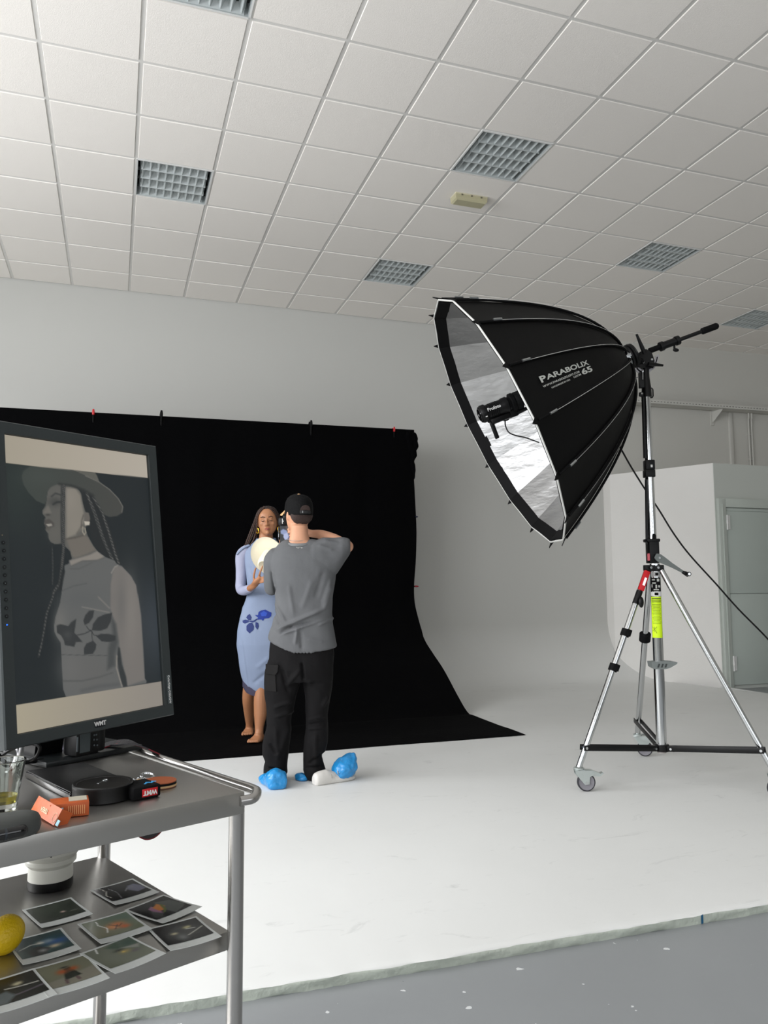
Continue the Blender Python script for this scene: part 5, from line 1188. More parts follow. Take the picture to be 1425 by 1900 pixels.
P.blob(*qa((436, 467))[0], 4, 2, (48, 48, 47), .9); P.poly(qa((404, 515), (450, 505), (495, 545), (495, 575), (450, 590), (412, 575)), (72, 69, 66), 2); P.poly(qa((418, 552), (470, 548), (478, 566), (440, 575)), (150, 146, 138), 1.5); P.poly(qa((418, 580), (470, 585), (450, 612), (416, 605)), (80, 77, 73), 2)
P.blob(*qa((500, 640))[0], 12, 14, (94, 92, 87), .6)
P.poly(qa((770, 440), (810, 450), (822, 500), (812, 560), (778, 570)), (96, 92, 87), 2); P.poly(qa((768, 528), (820, 530), (815, 560), (775, 565)), (176, 170, 158), 1.5); P.line(qa((757, 580), (752, 620), (768, 650), (782, 630), (775, 590)), .9, (150, 144, 130), 1.5)
P.line(qa((740, 580), (745, 520), (760, 470)), 1.0, (84, 80, 75), 2)
# hat
P.poly(qa((640, 50), (700, 58), (862, 76), (885, 110), (906, 168), (780, 112)), (88, 87, 81), 1.5)
brim = qa((198, 120), (212, 70), (270, 28), (360, 8), (460, 10), (560, 32), (660, 62), (780, 110), (900, 165), (1000, 235), (1080, 320), (1124, 395), (1112, 450), (1070, 478), (1000, 488), (955, 470), (905, 380), (850, 290), (760, 238), (650, 200), (540, 184), (465, 212), (432, 258), (425, 340), (405, 372), (330, 338), (262, 268), (212, 190))
g_ = np.clip((X_-40)/190, 0, 1)[:, None]; P.poly(brim, np.array([[58, 64, 60]])*(1-g_)+np.array([[66, 66, 63]])*g_, 1.5)
P.line(qa((780, 112), (900, 168), (1000, 238), (1080, 322), (1120, 395), (1110, 445)), .8, (104, 102, 97), 1.5); P.blob(*qa((380, 120))[0], 36, 16, (64, 69, 65), .7); P.line(qa((540, 186), (650, 202), (760, 240), (850, 292)), 2.2, (46, 48, 47), 4)
# dress
dress = qa((655, 872), (700, 868), (800, 838), (885, 798), (960, 852), (1000, 868), (1045, 885), (1065, 915), (1110, 935), (1195, 1025), (1240, 1110), (1258, 1228))+qb((1110, 205), (1138, 400), (1158, 700), (1172, 975), (1190, 1000), (1185, 1022), (1012, 1052), (970, 1062), (455, 1148), (430, 1080), (424, 1000), (415, 850), (412, 740), (405, 650), (372, 600), (348, 550), (345, 500), (358, 420), (400, 290), (418, 170), (425, 60))+qa((590, 1000), (588, 930), (630, 912), (632, 885))
P.poly(dress, (92, 93, 92), 1.2)
g_ = np.clip((X_-90)/170, 0, 1)[:, None]
P.poly(qa((1050, 935), (1110, 940), (1190, 1025), (1240, 1110), (1256, 1228))+qb((1108, 205), (1136, 400), (1156, 700), (1172, 990), (1012, 1045), (960, 760), (905, 480), (860, 340), (862, 120), (880, 20)), (112, 108, 104), 3)
P.blob(*qb((1040, 400))[0], 14, 70, (122, 118, 113), .7); P.blob(*qb((960, 300))[0], 10, 50, (96, 95, 93), .6); P.blob(*qb((600, 250))[0], 40, 20, (86, 88, 88), .6); P.blob(*qb((500, 880))[0], 26, 40, (104, 103, 101), .6); P.blob(*qb((700, 900))[0], 30, 40, (96, 95, 93), .6); P.blob(*qb((400, 480))[0], 12, 30, (106, 105, 102), .8)
P.poly(qa((632, 886), (720, 862), (820, 832), (885, 800), (950, 850), (900, 880), (760, 885), (650, 935)), (128, 123, 116), 3); P.line(qa((650, 935), (750, 890), (880, 885), (950, 860)), 1, (84, 84, 82), 2.5); P.line(qa((640, 960), (720, 960), (840, 905)), .9, (82, 83, 82), 2.5); P.line(qa((1015, 1000), (1045, 945), (1075, 930)), .8, (140, 135, 128), 1.5)
P.line(qb((425, 175), (520, 135), (640, 110)), .9, (78, 80, 80), 2.5); P.line(qb((600, 325), (700, 345), (850, 375)), .8, (120, 117, 112), 2); P.line(qb((750, 235), (850, 335)), 1, (116, 113, 108), 3)
P.poly(qb((930, 690), (945, 700), (965, 850), (1002, 960), (1014, 1052), (976, 1058), (955, 1000), (935, 900), (920, 800)), (48, 51, 52), 3); P.line(qb((918, 770), (915, 880), (965, 1050)), 1.1, (130, 125, 118), 2)
P.poly(qb((860, 400), (910, 480), (930, 640), (900, 760), (900, 860), (830, 900), (840, 700), (880, 560)), (68, 70, 70), 7); P.line(qb((430, 1000), (600, 1000), (760, 965), (880, 925)), 1.2, (80, 81, 80), 3); P.line(qb((410, 760), (620, 765), (830, 768)), .5, (66, 68, 68), 1.2); P.line(qb((600, 1090), (750, 1050), (930, 1030)), 3, (84, 85, 85), 6)
DK = (50, 52, 53)
P.poly(qb((368, 495), (400, 482), (440, 490), (475, 500), (500, 465), (548, 432), (540, 500), (530, 560), (560, 590), (605, 645), (545, 645), (530, 690), (490, 680), (445, 675), (435, 630), (410, 585), (372, 560)), DK, 1.5); P.blob(*qb((470, 580))[0], 8, 8, (64, 66, 66), .8)
P.poly(qb((712, 356), (700, 420), (665, 470), (625, 492), (612, 450), (630, 400), (665, 360)), DK, 1.3); P.poly(qb((690, 540), (700, 480), (745, 420), (800, 395), (875, 378), (862, 460), (830, 520), (770, 542)), DK, 1.3)
P.poly(qb((728, 590), (770, 570), (850, 572), (908, 590), (905, 630), (850, 645), (780, 640)), DK, 1.3); P.poly(qb((618, 758), (618, 700), (640, 660), (700, 632), (732, 665), (725, 710), (700, 752)), DK, 1.3)
P.line(qb((560, 580), (620, 570), (670, 545), (690, 540)), .9, DK, 1); P.line(qb((640, 500), (660, 530), (690, 545), (705, 580), (735, 585)), .7, DK, 1); P.line(qb((690, 545), (692, 600), (700, 640)), .6, DK, 1)
# braid in front of the face and down the chest
plait(qa((582, 200), (578, 450), (575, 640), (580, 770), (562, 960), (545, 1090), (492, 1170)), 2.8, (80, 80, 78), 3.0); P.line(qa((560, 200), (556, 500), (562, 720)), 1.2, (52, 54, 53), 2)
plait(qa((560, 960), (545, 1090), (492, 1165), (478, 1228))+qb((280, 380), (240, 620), (205, 780)), 1.6, (84, 84, 82)); plait(qa((476, 760), (482, 950), (478, 1100)), 1.2, (62, 64, 64)); P.line(qb((430, 0), (400, 160)), 3, (34, 37, 38), 3)
# light margins above and below the picture
def half(x0, y0, x1, y1, below): s_ = (Y_-(y0+(X_-x0)*(y1-y0)/(x1-x0)))*(1 if below else -1); return np.clip(s_/1.0+.5, 0, 1)
g_ = np.clip(X_/280, 0, 1)[:, None]
P.mix(half(0, 858, 273.7, 886.9, False), np.array([[158, 150, 135]])*(1-g_)+np.array([[172, 164, 152]])*g_)
P.mix(half(30, 1308.7, 299.6, 1264, True), np.array([[166, 157, 136]])*(1-g_)+np.array([[138, 132, 124]])*g_)
M_mon = vcol_mat('displayed_picture', True, .45, .25)
picture('screen', lambda u, v: mo(-.162+.324*u, .259-.518*v, .0015), nu, nv, P.out(), M_mon, mn)
for i, (x, y) in enumerate(((12, 632), (17, 673), (21, 718), (22, 763), (24, 808), (26, 853), (28, 897), (30, 943), (32, 988), (34, 1034), (35, 1079), (38, 1126))):
    p = atp(x/2.968, 780+y/2.968, mo(0, 0, -.005), MY); bm = B(); r_ = .0012 if i in (0, 11) else .0034; cyl(bm, p, p-MY*.0008, r_, 14)
    bm_obj('indicator_light' if i in (0, 11) else 'button', bm, mat('blue_led', (40, 110, 255), .4, emis=((40, 110, 255), 1.6)) if i == 11 else (mat('sensor_dot', (120, 110, 90), .4) if i == 0 else mat('button_black', (22, 25, 27), .35)), mn)
    if 0 < i < 11: bm = B(); box(bm, p-MY*.001, MX, MZ, MY, .0014, .0014, .0003); bm_obj('button_symbol', bm, mat('dim_symbol', (90, 98, 102), .5), mn, smooth=False)
c = atp(185, 1342.5, mo(0, 0, -.005), MY); bm = B(); box(bm, c-MY*.0006, MX, MZ, MY, .0205, .0125, .001, .0004); bm_obj('logo_plate', bm, mat('navy_black', (12, 16, 24), .3), mn)
text('logo_lettering', 'WMT', .0105, c-MY*.0012, MX, MZ, M_wht, mn, bold=.04)
c = atp(313.5, 1279, mo(0, 0, -.005), MY); bm = B(); box(bm, c-MY*.0004, MX, MZ, MY, .0095, .058, .0006); bm_obj('model_plate', bm, mat('slate_label', (78, 86, 88), .35), mn)
text('model_lettering', 'ColorEdge CG242W', .0066, c-MY*.0008, -MZ, MX, M_wht, mn, bold=.015)
# stand: foot plate and column
fp = atz(265, 1391, zt); fl_ = atz(112, 1421, zt); fx = (fp-fl_).normalized(); fy = UZ.cross(fx); L_ = (fp-fl_).length+.03
bm = B(); box(bm, fp-fx*L_/2+fy*.10+UZ*.006, fx, fy, UZ, L_, .20, .0115, .003); bm_obj('foot_plate', bm, mat('foot_dark_plastic', (26, 29, 30), .35), mn)
nc = fp-fx*(L_*.80)+fy*.09; bm = B(); nt_ = mo(-.0, -.05, .085)
prism(bm, [nc-fx*.03-fy*.02, nc+fx*.03-fy*.02, nc+fx*.03+fy*.02, nc-fx*.03+fy*.02], nt_-nc+UZ*0); bm_obj('column', bm, M_black, mn)
keep(mn)
# ---- closed black tablet lying under the monitor
a_, b_ = atz(46, 1431, TZ+.012), atz(129, 1472, TZ+.012); dx = (b_-a_); L_ = dx.length; dx.normalize(); dy = UZ.cross(dx)
cc = (a_+b_)/2+dy*.055
tb = empty('tablet', V((cc.x, cc.y, TZ)), 'closed glossy black tablet lying flat on the trolley between glass and round cap', 'tablet')
bm = B(); box(bm, cc-UZ*.006, dx, dy, UZ, L_, .11, .0118, .003); bm_obj('case', bm, mat('glossy_black', (9, 9, 11), .12, coat=.5), tb)
bm = B(); box(bm, cc+UZ*.0005, dx, dy, UZ, L_-.006, .104, .001); bm_obj('top_face', bm, mat('satin_black', (16, 16, 17), .4), tb); keep(tb)
# ---- round black lens cap
rc_ = atz(190, 1478, zt); rc_ = atz(190.5, 1481, zt)
rc = empty('round_cap', rc_, 'round shallow black cap with a small silver mark on the trolley', 'lens cap')
bm = B(); lathe(bm, rc_, UZ, [(.01, .0), (.0455, 0), (.0475, .002), (.0475, .019), (.0480, .020), (.0480, .0245), (.0465, .0262), (.042, .0262), (.0405, .0250), (.01, .0250)], 56); bm_obj('body', bm, mat('soft_black_rubber', (11, 11, 12), .38, spec=.5), rc, angle=30)
bm = B(); ang = TA*.8+TB*.6; c = rc_+UZ*.0253+TB*.006; box(bm, c, ang, UZ.cross(ang), UZ, .022, .0035, .0004); tube(bm, [c+ang*.011+(ang*math.cos(t)+UZ.cross(ang)*math.sin(t))*.004 for t in [2*PI*k/14 for k in range(14)]], .0009, 5, closed=True); bm_obj('silver_mark', bm, M_alu, rc); keep(rc)
# ---- square black pouch with red label
pc_ = atz(273, 1484, zt); px_, py_ = TA.copy(), TB.copy(); r10 = math.radians(2); px_ = (TA*math.cos(r10)+TB*math.sin(r10)); py_ = UZ.cross(px_)
pf0, pf1 = atz(247, 1488, zt), atz(299.5, 1477.5, zt); px_ = (pf1-pf0).normalized(); py_ = UZ.cross(px_); wd_ = (pf1-pf0).length; pm = (pf0+pf1)/2
pb = empty('small_pouch', pm+py_*.025, 'small square black pouch with a red label, between round cap and paddle', 'pouch')
bm = B(); box(bm, pm+py_*.028+UZ*.0105, px_, py_, UZ, wd_, .056, .021, .0045); bm_obj('body', bm, M_blk_fab, pb)
bm = B(); c = pm-py_*.0004+UZ*.0105+px_*.004; box(bm, c, px_, UZ, -py_, .027, .0125, .001, .0003); bm_obj('red_label', bm, M_red, pb)
text('label_lettering', 'WMT', .0098, c-py_*.0009, -px_, -UZ, M_wht, pb, bold=.04, off=.0003)
bm = B(); c = pm+py_*.018+UZ*.0215+px_*.0135
for i, q in enumerate(((-.009, -.002, .003), (-.003, .002, .004), (.003, -.001, .0035), (.008, .003, .003))): box(bm, c+px_*q[0]+py_*q[1], px_+py_*.8*(-1)**i, UZ.cross(px_+py_*.8*(-1)**i), UZ, .008, q[2], .0006)
bm_obj('blue_print', bm, mat('sky_blue_print', (60, 150, 205), .6), pb, smooth=False); keep(pb)
# ---- miniature table-tennis paddle on a key ring
qc = atz(297, 1452, zt+.006)
pd = empty('mini_paddle', V((qc.x, qc.y, TZ)), 'miniature table-tennis paddle with reddish brown rubber lying by the pouch', 'paddle')
pdx = (atz(327, 1452, zt)-atz(270, 1446, zt)).normalized(); pdy = UZ.cross(pdx)
def disc(nm, z, h, s_, m_):
    bm = B(); R_ = [[qc+pdx*(math.cos(t)*.0285*s_*k_)+pdy*(math.sin(t)*.0265*s_*k_)+UZ*zz_ for t in [2*PI*i/40 for i in range(40)]] for zz_, k_ in ((z, .2), (z, 1), (z+h, 1), (z+h, .2))]
    ring_loft(bm, R_); bm_obj(nm, bm, m_, pd)
disc('lower_rubber', -.006, .0018, 1, mat('brown_rubber', (110, 66, 44), .6)); disc('wooden_blade', -.0042, .003, 1.02, mat('pale_wood', (196, 160, 116), .6)); disc('black_sponge', -.0012, .004, 1.0, M_blackm); disc('upper_rubber', .0028, .0016, 1.0, mat('red_brown_rubber', (158, 84, 50), .5))
bm = B(); box(bm, qc-pdx*.036-UZ*.001, pdx, pdy, UZ, .026, .009, .006, .002); bm_obj('handle', bm, mat('pale_wood', (196, 160, 116), .6), pd); keep(pd)
kc = atz(273, 1441, zt+.004); bm = B()
kr = empty('key_ring', V((kc.x, kc.y, TZ)), 'silver key ring and short chain behind the pouch', 'key ring')
for r_, dz in ((.0125, 0), (.0118, .0022)):
    tube(bm, [kc+TA*(r_*math.cos(t))+TB*(r_*math.sin(t))+UZ*(dz+.003*math.sin(t)) for t in [2*PI*k/28 for k in range(28)]], .0011, 8, closed=True)
bm_obj('ring', bm, M_chrome, kr)
for k in range(6):
    c = kc-TA*(.010+.0052*k)-TB*(.004+.0022*k)+UZ*.001; bm = B(); u_ = TA if k % 2 else TB; tube(bm, [c+TA*(.0036*math.cos(t))+((TB if k % 2 else UZ)*(.0022*math.sin(t))) for t in [2*PI*i/14 for i in range(14)]], .0008, 6, closed=True); bm_obj('chain_link', bm, M_chrome, kr)
keep(kr)
# ---- orange pack, torn open
oc = empty('tobacco_pack', atz(112, 1512, zt), 'torn open orange cardboard pack lettered TEREA on the trolley front', 'pack')
M_or = mat('orange_cardboard', (178, 82, 34), .45, bump=.1, bscale=60, var=.06, vscale=30); M_pap = mat('white_liner_paper', (206, 204, 198), .7, bump=.5, bscale=60)
e0, e1 = atz(92, 1521, zt), atz(165, 1513, zt); ex_ = (e1-e0).normalized(); ey_ = UZ.cross(ex_)
bm = B(); box(bm, (e0+e1)/2+ey_*.020+UZ*.0108, ex_, ey_, UZ, (e1-e0).length, .040, .0205, .0008); bm_obj('box_body', bm, M_or, oc)
bm = B(); box(bm, (e0+e1)/2+ex_*.012+ey_*.024+UZ*.0214, ex_, ey_, UZ, .026, .026, .0006); bm_obj('pale_panel', bm, mat('pale_print_panel', (178, 172, 156), .5), oc)
lf, lr_ = at(64, 1505, 1.165), at(101, 1528, 1.145)
lx = (lr_-lf).normalized(); ln = (lx.cross(UZ)).normalized(); ln = ln if ln.dot(V((0, 0, CZ))-lf) > 0 else -ln; lz = (UZ*.86-ln*.5).normalized(); ln = lx.cross(lz); ln = ln if ln.dot(V((0, 0, CZ))-lf) > 0 else -ln
zmin = min((lf-lz*.0).z, (lr_-lz*0).z); sh = TZ+.0015-lr_.z+.000
lf2 = atz(57, 1505, TZ+.004); lr2 = atz(100, 1532, TZ+.0014); lx = (lr2-lf2).normalized(); lz = (lz-lx*lz.dot(lx)).normalized(); ln = lx.cross(lz); ln = ln if ln.dot(V((0, 0, CZ))-lf) > 0 else -ln
fm = (lf2+lr2)/2; WL = (lr2-lf2).length
bm = B(); box(bm, fm+lz*.012, lx, lz, ln, WL, .024, .0008); box(bm, lr2+lz*.012-ln*.009-lx*.0004, ln, lz, lx, .018, .024, .0008); box(bm, fm+lz*.001-ln*.007, lx, ln, lz, WL, .014, .0008)
bm_obj('lid_flap', bm, M_or, oc, smooth=False)
fx_ = lx if lx.dot(rt) > 0 else -lx
text('pack_lettering', 'TEREA', .0092, fm+lz*.0112+ln*.0008-fx_*.003, -fx_, -lz, mat('cream_print', (222, 200, 168), .5), oc, bold=.01, off=.0003)
bm = B(); cr = fm+lz*.0095+ln*.0008+fx_*(WL/2-.008); tube(bm, [cr+fx_*(.0065*math.cos(t))+lz*(.0065*math.sin(t)) for t in [2*PI*k/24 for k in range(24)]], .0003, 5, closed=True); bm_obj('pack_emblem', bm, mat('cream_print', (222, 200, 168), .5), oc)
bm = B(); q0 = fm+lz*.016-ln*.004; tri = [q0-lx*.012+lz*.004, q0+lx*.014+lz*.006, q0+lx*.016-ln*.026+lz*.002, q0-lx*.006-ln*.030+lz*.004]
prism(bm, tri, V((0, 0, -.001))); prism(bm, [q0+lx*.008*(1 if lx.dot(rt) > 0 else -1)+lz*.004, q0+fx_*.020+lz*.000, q0+fx_*.012-lz*.013+ln*.004, q0+fx_*.004-lz*.004+ln*.004], -ln*.0006); bm_obj('inner_liner', bm, M_pap, oc, smooth=False)
bm = B(); c = lr2+fx_*.004+UZ*.006-ln*.004; box(bm, c, fx_, ln, lz, .010, .0008, .008); bm_obj('tax_stamp', bm, mat('pale_blue_stamp', (160, 206, 220), .6), oc, smooth=False)
bm = B(); c = e0+ex_*.006-ey_*.0006+UZ*.010; box(bm, c+ex_*.006, ex_, UZ, ey_, .013, .011, .0006); bm_obj('tax_stamp', bm, mat('pale_blue_stamp', (160, 206, 220), .6), oc, smooth=False)
bm = B()
for k in range(9): box(bm, e0+ex_*(.026+.0028*k)-ey_*.0005+UZ*.0105, ex_, UZ, ey_, .0011, .013, .0005)
o = bm_obj('small_print', bm, mat('tan_print', (214, 148, 98), .6), oc, smooth=False); o['kind'] = 'stuff'
keep(oc)
# ---- glass with a little amber drink
gc = atz(4, 1501, zt)
gl = empty('drinking_glass', gc, 'clear faceted glass with a little amber drink at the left edge', 'glass')
M_glass = mat('clear_glass', (240, 244, 240), .02, trans=1, ior=1.45)
bm = B(); NG = 32
def gr(r, z): return [gc+V((math.cos(2*PI*k/NG)*r*(1+.012*math.cos(8*2*PI*k/NG)*(1 if z < .055 else 0)), math.sin(2*PI*k/NG)*r*(1+.012*math.cos(8*2*PI*k/NG)*(1 if z < .055 else 0)), z)) for k in range(NG)]
ring_loft(bm, [gr(.004, .0), gr(.0205, .0), gr(.0215, .004), gr(.0255, .035), gr(.0305, .066), gr(.0325, .074), gr(.0315, .0755), gr(.0295, .074), gr(.0278, .066), gr(.0232, .035), gr(.0196, .010), gr(.004, .009)]); bm_obj('tumbler', bm, M_glass, gl)
bm = B(); ring_loft(bm, [gr(.004, .0102), gr(.0190, .0105), gr(.0208, .0215), gr(.004, .0215)]); bm_obj('amber_drink', bm, mat('amber_liquid', (206, 190, 90), .05, trans=.85, ior=1.33), gl); keep(gl)
# ---- dark grey holder with glossy black cylinder, at the tray corner
gcx = atz(40, 1552, zt)
hd_ = empty('charging_case', gcx, 'dark grey rounded case with a glossy black end at the lower left of the tray', 'case')
e1_ = atz(88, 1549, zt); cax = TA.copy(); cen = e1_-cax*.085+TB*.030
bm = B(); R_ = []
for z, k_ in ((0, .80), (.004, .93), (.012, 1), (.020, .97), (.026, .86), (.029, .65), (.030, .3)):
    ring = []
    for i in range(40):
        t = 2*PI*i/40; cu, su = math.cos(t), math.sin(t); u = abs(cu)**.55*(1 if cu > 0 else -1); v = abs(su)**.8*(1 if su > 0 else -1)
        ring.append(cen+cax*(u*(.085-.028*(1-k_)))+TB*(v*.030*k_)+UZ*z)
    R_.append(ring)
ring_loft(bm, R_); bm_obj('shell', bm, mat('warm_dark_grey_plastic', (66, 68, 66), .55), hd_, angle=60)
bm = B(); s0 = cen-TB*.0245+UZ*.0115; limb(bm, [s0-cax*.085, s0+cax*.02, s0+cax*.052], [.0088, .0088, .0088], 20, 4); bm_obj('glossy_stick', bm, mat('glossy_black', (9, 9, 11), .12, coat=.5), hd_)
bm = B(); cyl(bm, s0+cax*.028, s0+cax*.031, .0092, 24); bm_obj('joint_ring', bm, mat('dark_metal', (70, 74, 78), .3, .8), hd_); keep(hd_)
# ---- camera lying under the monitor, its strap over the edge
cmc = atz(163, 1398, zt+.012)
cm = empty('camera', V((cmc.x, cmc.y, TZ)), 'black camera back with small screen and buttons just below the monitor', 'camera')
cx_ = MX.copy(); cx_.z = 0; cx_.normalize(); cy_ = UZ.cross(cx_); cn0 = -cy_
cc = atz(163, 1402, zt+.012)+UZ*.026
bm = B(); box(bm, cc+cy_*.02, cx_, cy_, UZ, .056, .04, .050, .005); box(bm, cc+cy_*.025+cx_*.034, cx_, cy_, UZ, .02, .05, .046, .006); bm_obj('body', bm, M_black, cm)
bm = B(); box(bm, cc-cx_*.008-cy_*.0006, cx_, UZ, cy_, .024, .036, .001); bm_obj('lcd', bm, mat('grey_lcd', (74, 82, 84), .2), cm)
for dx_, dz_ in ((.013, .012), (.018, .012), (.013, .003), (.020, .002), (.014, -.008), (.021, -.009)): bm = B(); c = cc+cx_*dx_+UZ*dz_-cy_*.0004; cyl(bm, c, c-cy_*.0012, .0018, 10); bm_obj('button', bm, mat('dim_symbol', (90, 98, 102), .5), cm)
bm = B(); box(bm, cc-cx_*.0255-cy_*.0006, cx_, UZ, cy_, .003, .028, .001); bm_obj('side_lettering_strip', bm, mat('dim_symbol', (90, 98, 102), .5), cm, smooth=False); keep(cm)
def ribbon(bm, pts, wd, th, side):
    P_ = catmull(pts, 8); rings = []
    for i, p in enumerate(P_):
        d = (P_[min(i+1, len(P_)-1)]-P_[max(i-1, 0)]).normalized(); s_ = V(side)-d*V(side).dot(d); s_.normalize(); n_ = d.cross(s_)
        rings.append([p+s_*wd/2+n_*th/2, p-s_*wd/2+n_*th/2, p-s_*wd/2-n_*th/2, p+s_*wd/2-n_*th/2])
    ring_loft(bm, rings); return P_
sp = [atz(186, 1386, zt+.012), atz(215, 1378, TZ+.020), atz(248, 1381, TZ+.022), atz(276, 1391, TZ+.012)]
e_ = sp[-1]+TA*.06; pts = sp+[sp[-1]+TA*.035-UZ*.01, tr(.052, .46, .82), tr(.055, .44, .74), tr(.045, .42, .69)]
bot = atp(275, 1556, tr(0, .36, .7), TB)
pts = [sp[0], sp[1], sp[2], sp[3], tr(.052, (sp[3]-T0c).dot(TB)+.01, .845), tr(.060, (sp[3]-T0c).dot(TB)+.02, .80), V((bot.x, bot.y, .76))+TA*.045, bot+TA*.02+UZ*.012, bot-TA*.012+UZ*.004, bot-TA*.045+UZ*.03]
stp = empty('camera_strap', V((sp[1].x, sp[1].y, TZ)), 'black strap with dark red edging running from the camera over the trolley edge', 'strap')
bm = B(); PP = ribbon(bm, pts, .028, .0025, TB); bm_obj('webbing', bm, mat('strap_webbing', (34, 33, 36), .7, bump=.2, bscale=200), stp)
for s_ in (-1, 1): bm = B(); tube(bm, [p+TB*(s_*.0142) for p in PP], .0013, 6); bm_obj('red_edging', bm, mat('deep_red_piping', (126, 22, 34), .6), stp)
keep(stp)
# ---- cables at the left behind the glass
CB_ = [([(-20, 1418, .0), (20, 1395, .03), (52, 1388, .045), (72, 1393, .04), (66, 1408, .02), (50, 1414, .006), (30, 1424, .006)], .0035, M_black, 'thick black cable looping at the left below the monitor'),
       ([(2, 1408, .005), (14, 1392, .03), (28, 1393, .03), (33, 1404, .02), (25, 1418, .005), (10, 1420, .005)], .0025, mat('silver_cable_sleeve', (178, 178, 182), .3, .6), 'silver cable loop nearest the left edge'),
       ([(37, 1388, .05), (36, 1400, .035), (34, 1410, .015), (30, 1420, .006), (12, 1428, .004)], .0022, mat('white_cable', (212, 212, 214), .35), 'thin white cable hanging from the monitor near the left edge'),
       ([(-10, 1400, .03), (8, 1412, .01), (30, 1416, .006), (60, 1414, .006), (80, 1411, .006)], .004, M_blackm, 'black cable lying flat behind the glass'),]
for pts, r_, m_, lb in CB_:
    bm = B(); tube(bm, catmull([atz(x, y+(z*820), TZ+.004)+UZ*z for x, y, z in pts], 6), r_, 8); tag(bm_obj('cable', bm, m_), lb, 'cable', 'cables behind the glass')
# crumpled pale tag behind the monitor column
tc2 = atz(115, 1404, zt)+UZ*.014; bm = B(); g = [[tc2+cx_*(.022*(i/4-.5))+UZ*(.022*(j/4-.5)+.004*(i > 2)*(j > 2))+cy_*(.012+.003*noise.noise(V((i*.9, j*.9, 2)))) for i in range(5)] for j in range(5)]
vv = [[bm.verts.new(p) for p in r_] for r_ in g]
for j in range(4):
    for i in range(4): bm.faces.new((vv[j][i], vv[j][i+1], vv[j+1][i+1], vv[j+1][i]))
bmesh.ops.solidify(bm, geom=bm.faces[:], thickness=.0006)
tag(bm_obj('paper_tag', bm, mat('lilac_white_paper', (206, 202, 216), .6)), 'small crumpled white tag standing under the monitor', 'tag')
# ------------------------------------------------------------------ lower shelf
zl = LZ+.0004
lc = atz(93, 1643, zl)
ln_ = empty('white_lens', lc, 'white telephoto lens with a black front ring standing on the lower shelf', 'camera lens')
M_lens = mat('cream_white_enamel', (206, 205, 196), .35)
bm = B(); lathe(bm, lc, UZ, [(.02, 0), (.0415, 0), (.0425, .002), (.0425, .016), (.041, .017)], 48); bm_obj('black_ring', bm, M_black, ln_)
bm = B(); lathe(bm, lc, UZ, [(.02, .016), (.0420, .0165), (.0415, .034), (.0400, .040), (.044, .044), (.0475, .048), (.0475, .054), (.046, .056), (.050, .062), (.0525, .066), (.0525, .076), (.051, .078), (.051, .084), (.056, .09), (.056, .13), (.054, .17), (.054, .185), (.03, .185)], 56); bm_obj('barrel', bm, M_lens, ln_, angle=25)
bm = B(); kd = (atz(45, 1640, zl)-lc); kd.z = 0; kd.normalize(); c = lc+UZ*.052+kd*.045; cyl(bm, c, c+kd*.022, .008, 16); cyl(bm, c+kd*.018, c+kd*.030, .0125, 18); bm_obj('foot_knob', bm, M_lens, ln_)
bm = B(); c = lc+UZ*.07-kd.cross(UZ)*0; d_ = (V((0, 0, CZ))-lc); d_.z = 0; d_.normalize(); cyl(bm, c+d_*.052, c+d_*.0532, .0014, 8); bm_obj('screw', bm, M_blackm, ln_); keep(ln_)
# lemon
le = atz(12, 1762, zl); lr3 = .0305; lemc = V((le.x, le.y, zl+.0275)); lemc = atz(10, 1734, zl+.0285)
lm = empty('lemon', V((lemc.x, lemc.y, zl)), 'yellow lemon at the left edge of the lower shelf', 'lemon')
la = (-hr*.25-hf*.72-UZ*.45).normalized(); x_, y_, _ = frame_from(la); bm = B(); R_ = []
for i in range(23):
    t = PI*i/22; r_ = .0275*math.sin(t)**.85 if 0 < i < 22 else .001; h = -math.cos(t)*.0305; 
    if i > 19: h += .002*(i-19); r_ = max(r_*.8, .003)
    R_.append([lemc+la*h+(x_*math.cos(a)+y_*math.sin(a))*r_ for a in [2*PI*k/32 for k in range(32)]])
ring_loft(bm, R_); bm_obj('peel', bm, mat('lemon_peel', (214, 178, 8), .4, bump=.25, bscale=240, spec=.5), lm)
bm = B(); tube(bm, [lemc+la*.0350+(x_*math.cos(a)+y_*math.sin(a))*.0026 for a in [2*PI*k/16 for k in range(16)]], .0010, 6, closed=True); bm_obj('stem_end', bm, mat('stem_brown', (92, 66, 14), .8), lm); keep(lm)
# instant photos
M_pp = mat('instant_photo_paper', (214, 217, 214), .45, coat=.1); M_pic = vcol_mat('instant_photo_picture', False, .2, .18, .05)
def flower(P, u, v, s_, col): P.blob(u, v, s_, s_*.8, col); P.blob(u+s_*.6, v-s_*.2, s_*.5, s_*.5, col, .8)
def pA(P): P.blob(.2, .5, .2, .5, (44, 42, 40)); P.poly([(.25, .05), (.5, .0), (.62, .4), (.45, .9), (.28, 1), (.32, .5)], (24, 23, 22), .05); P.line([(.30, .15), (.36, .5), (.28, .9)], .012, (150, 150, 150), .02); P.poly([(.62, .5), (.72, .28), (.9, .25), (1, .5), (1, .75), (.75, .8)], (112, 112, 130), .06); P.line([(.55, .55), (.66, .4), (.8, .42)], .02, (128, 126, 132), .03); P.line([(.14, .0), (.18, .3), (.06, .55), (.1, .75)], .010, (255, 252, 240), .015)
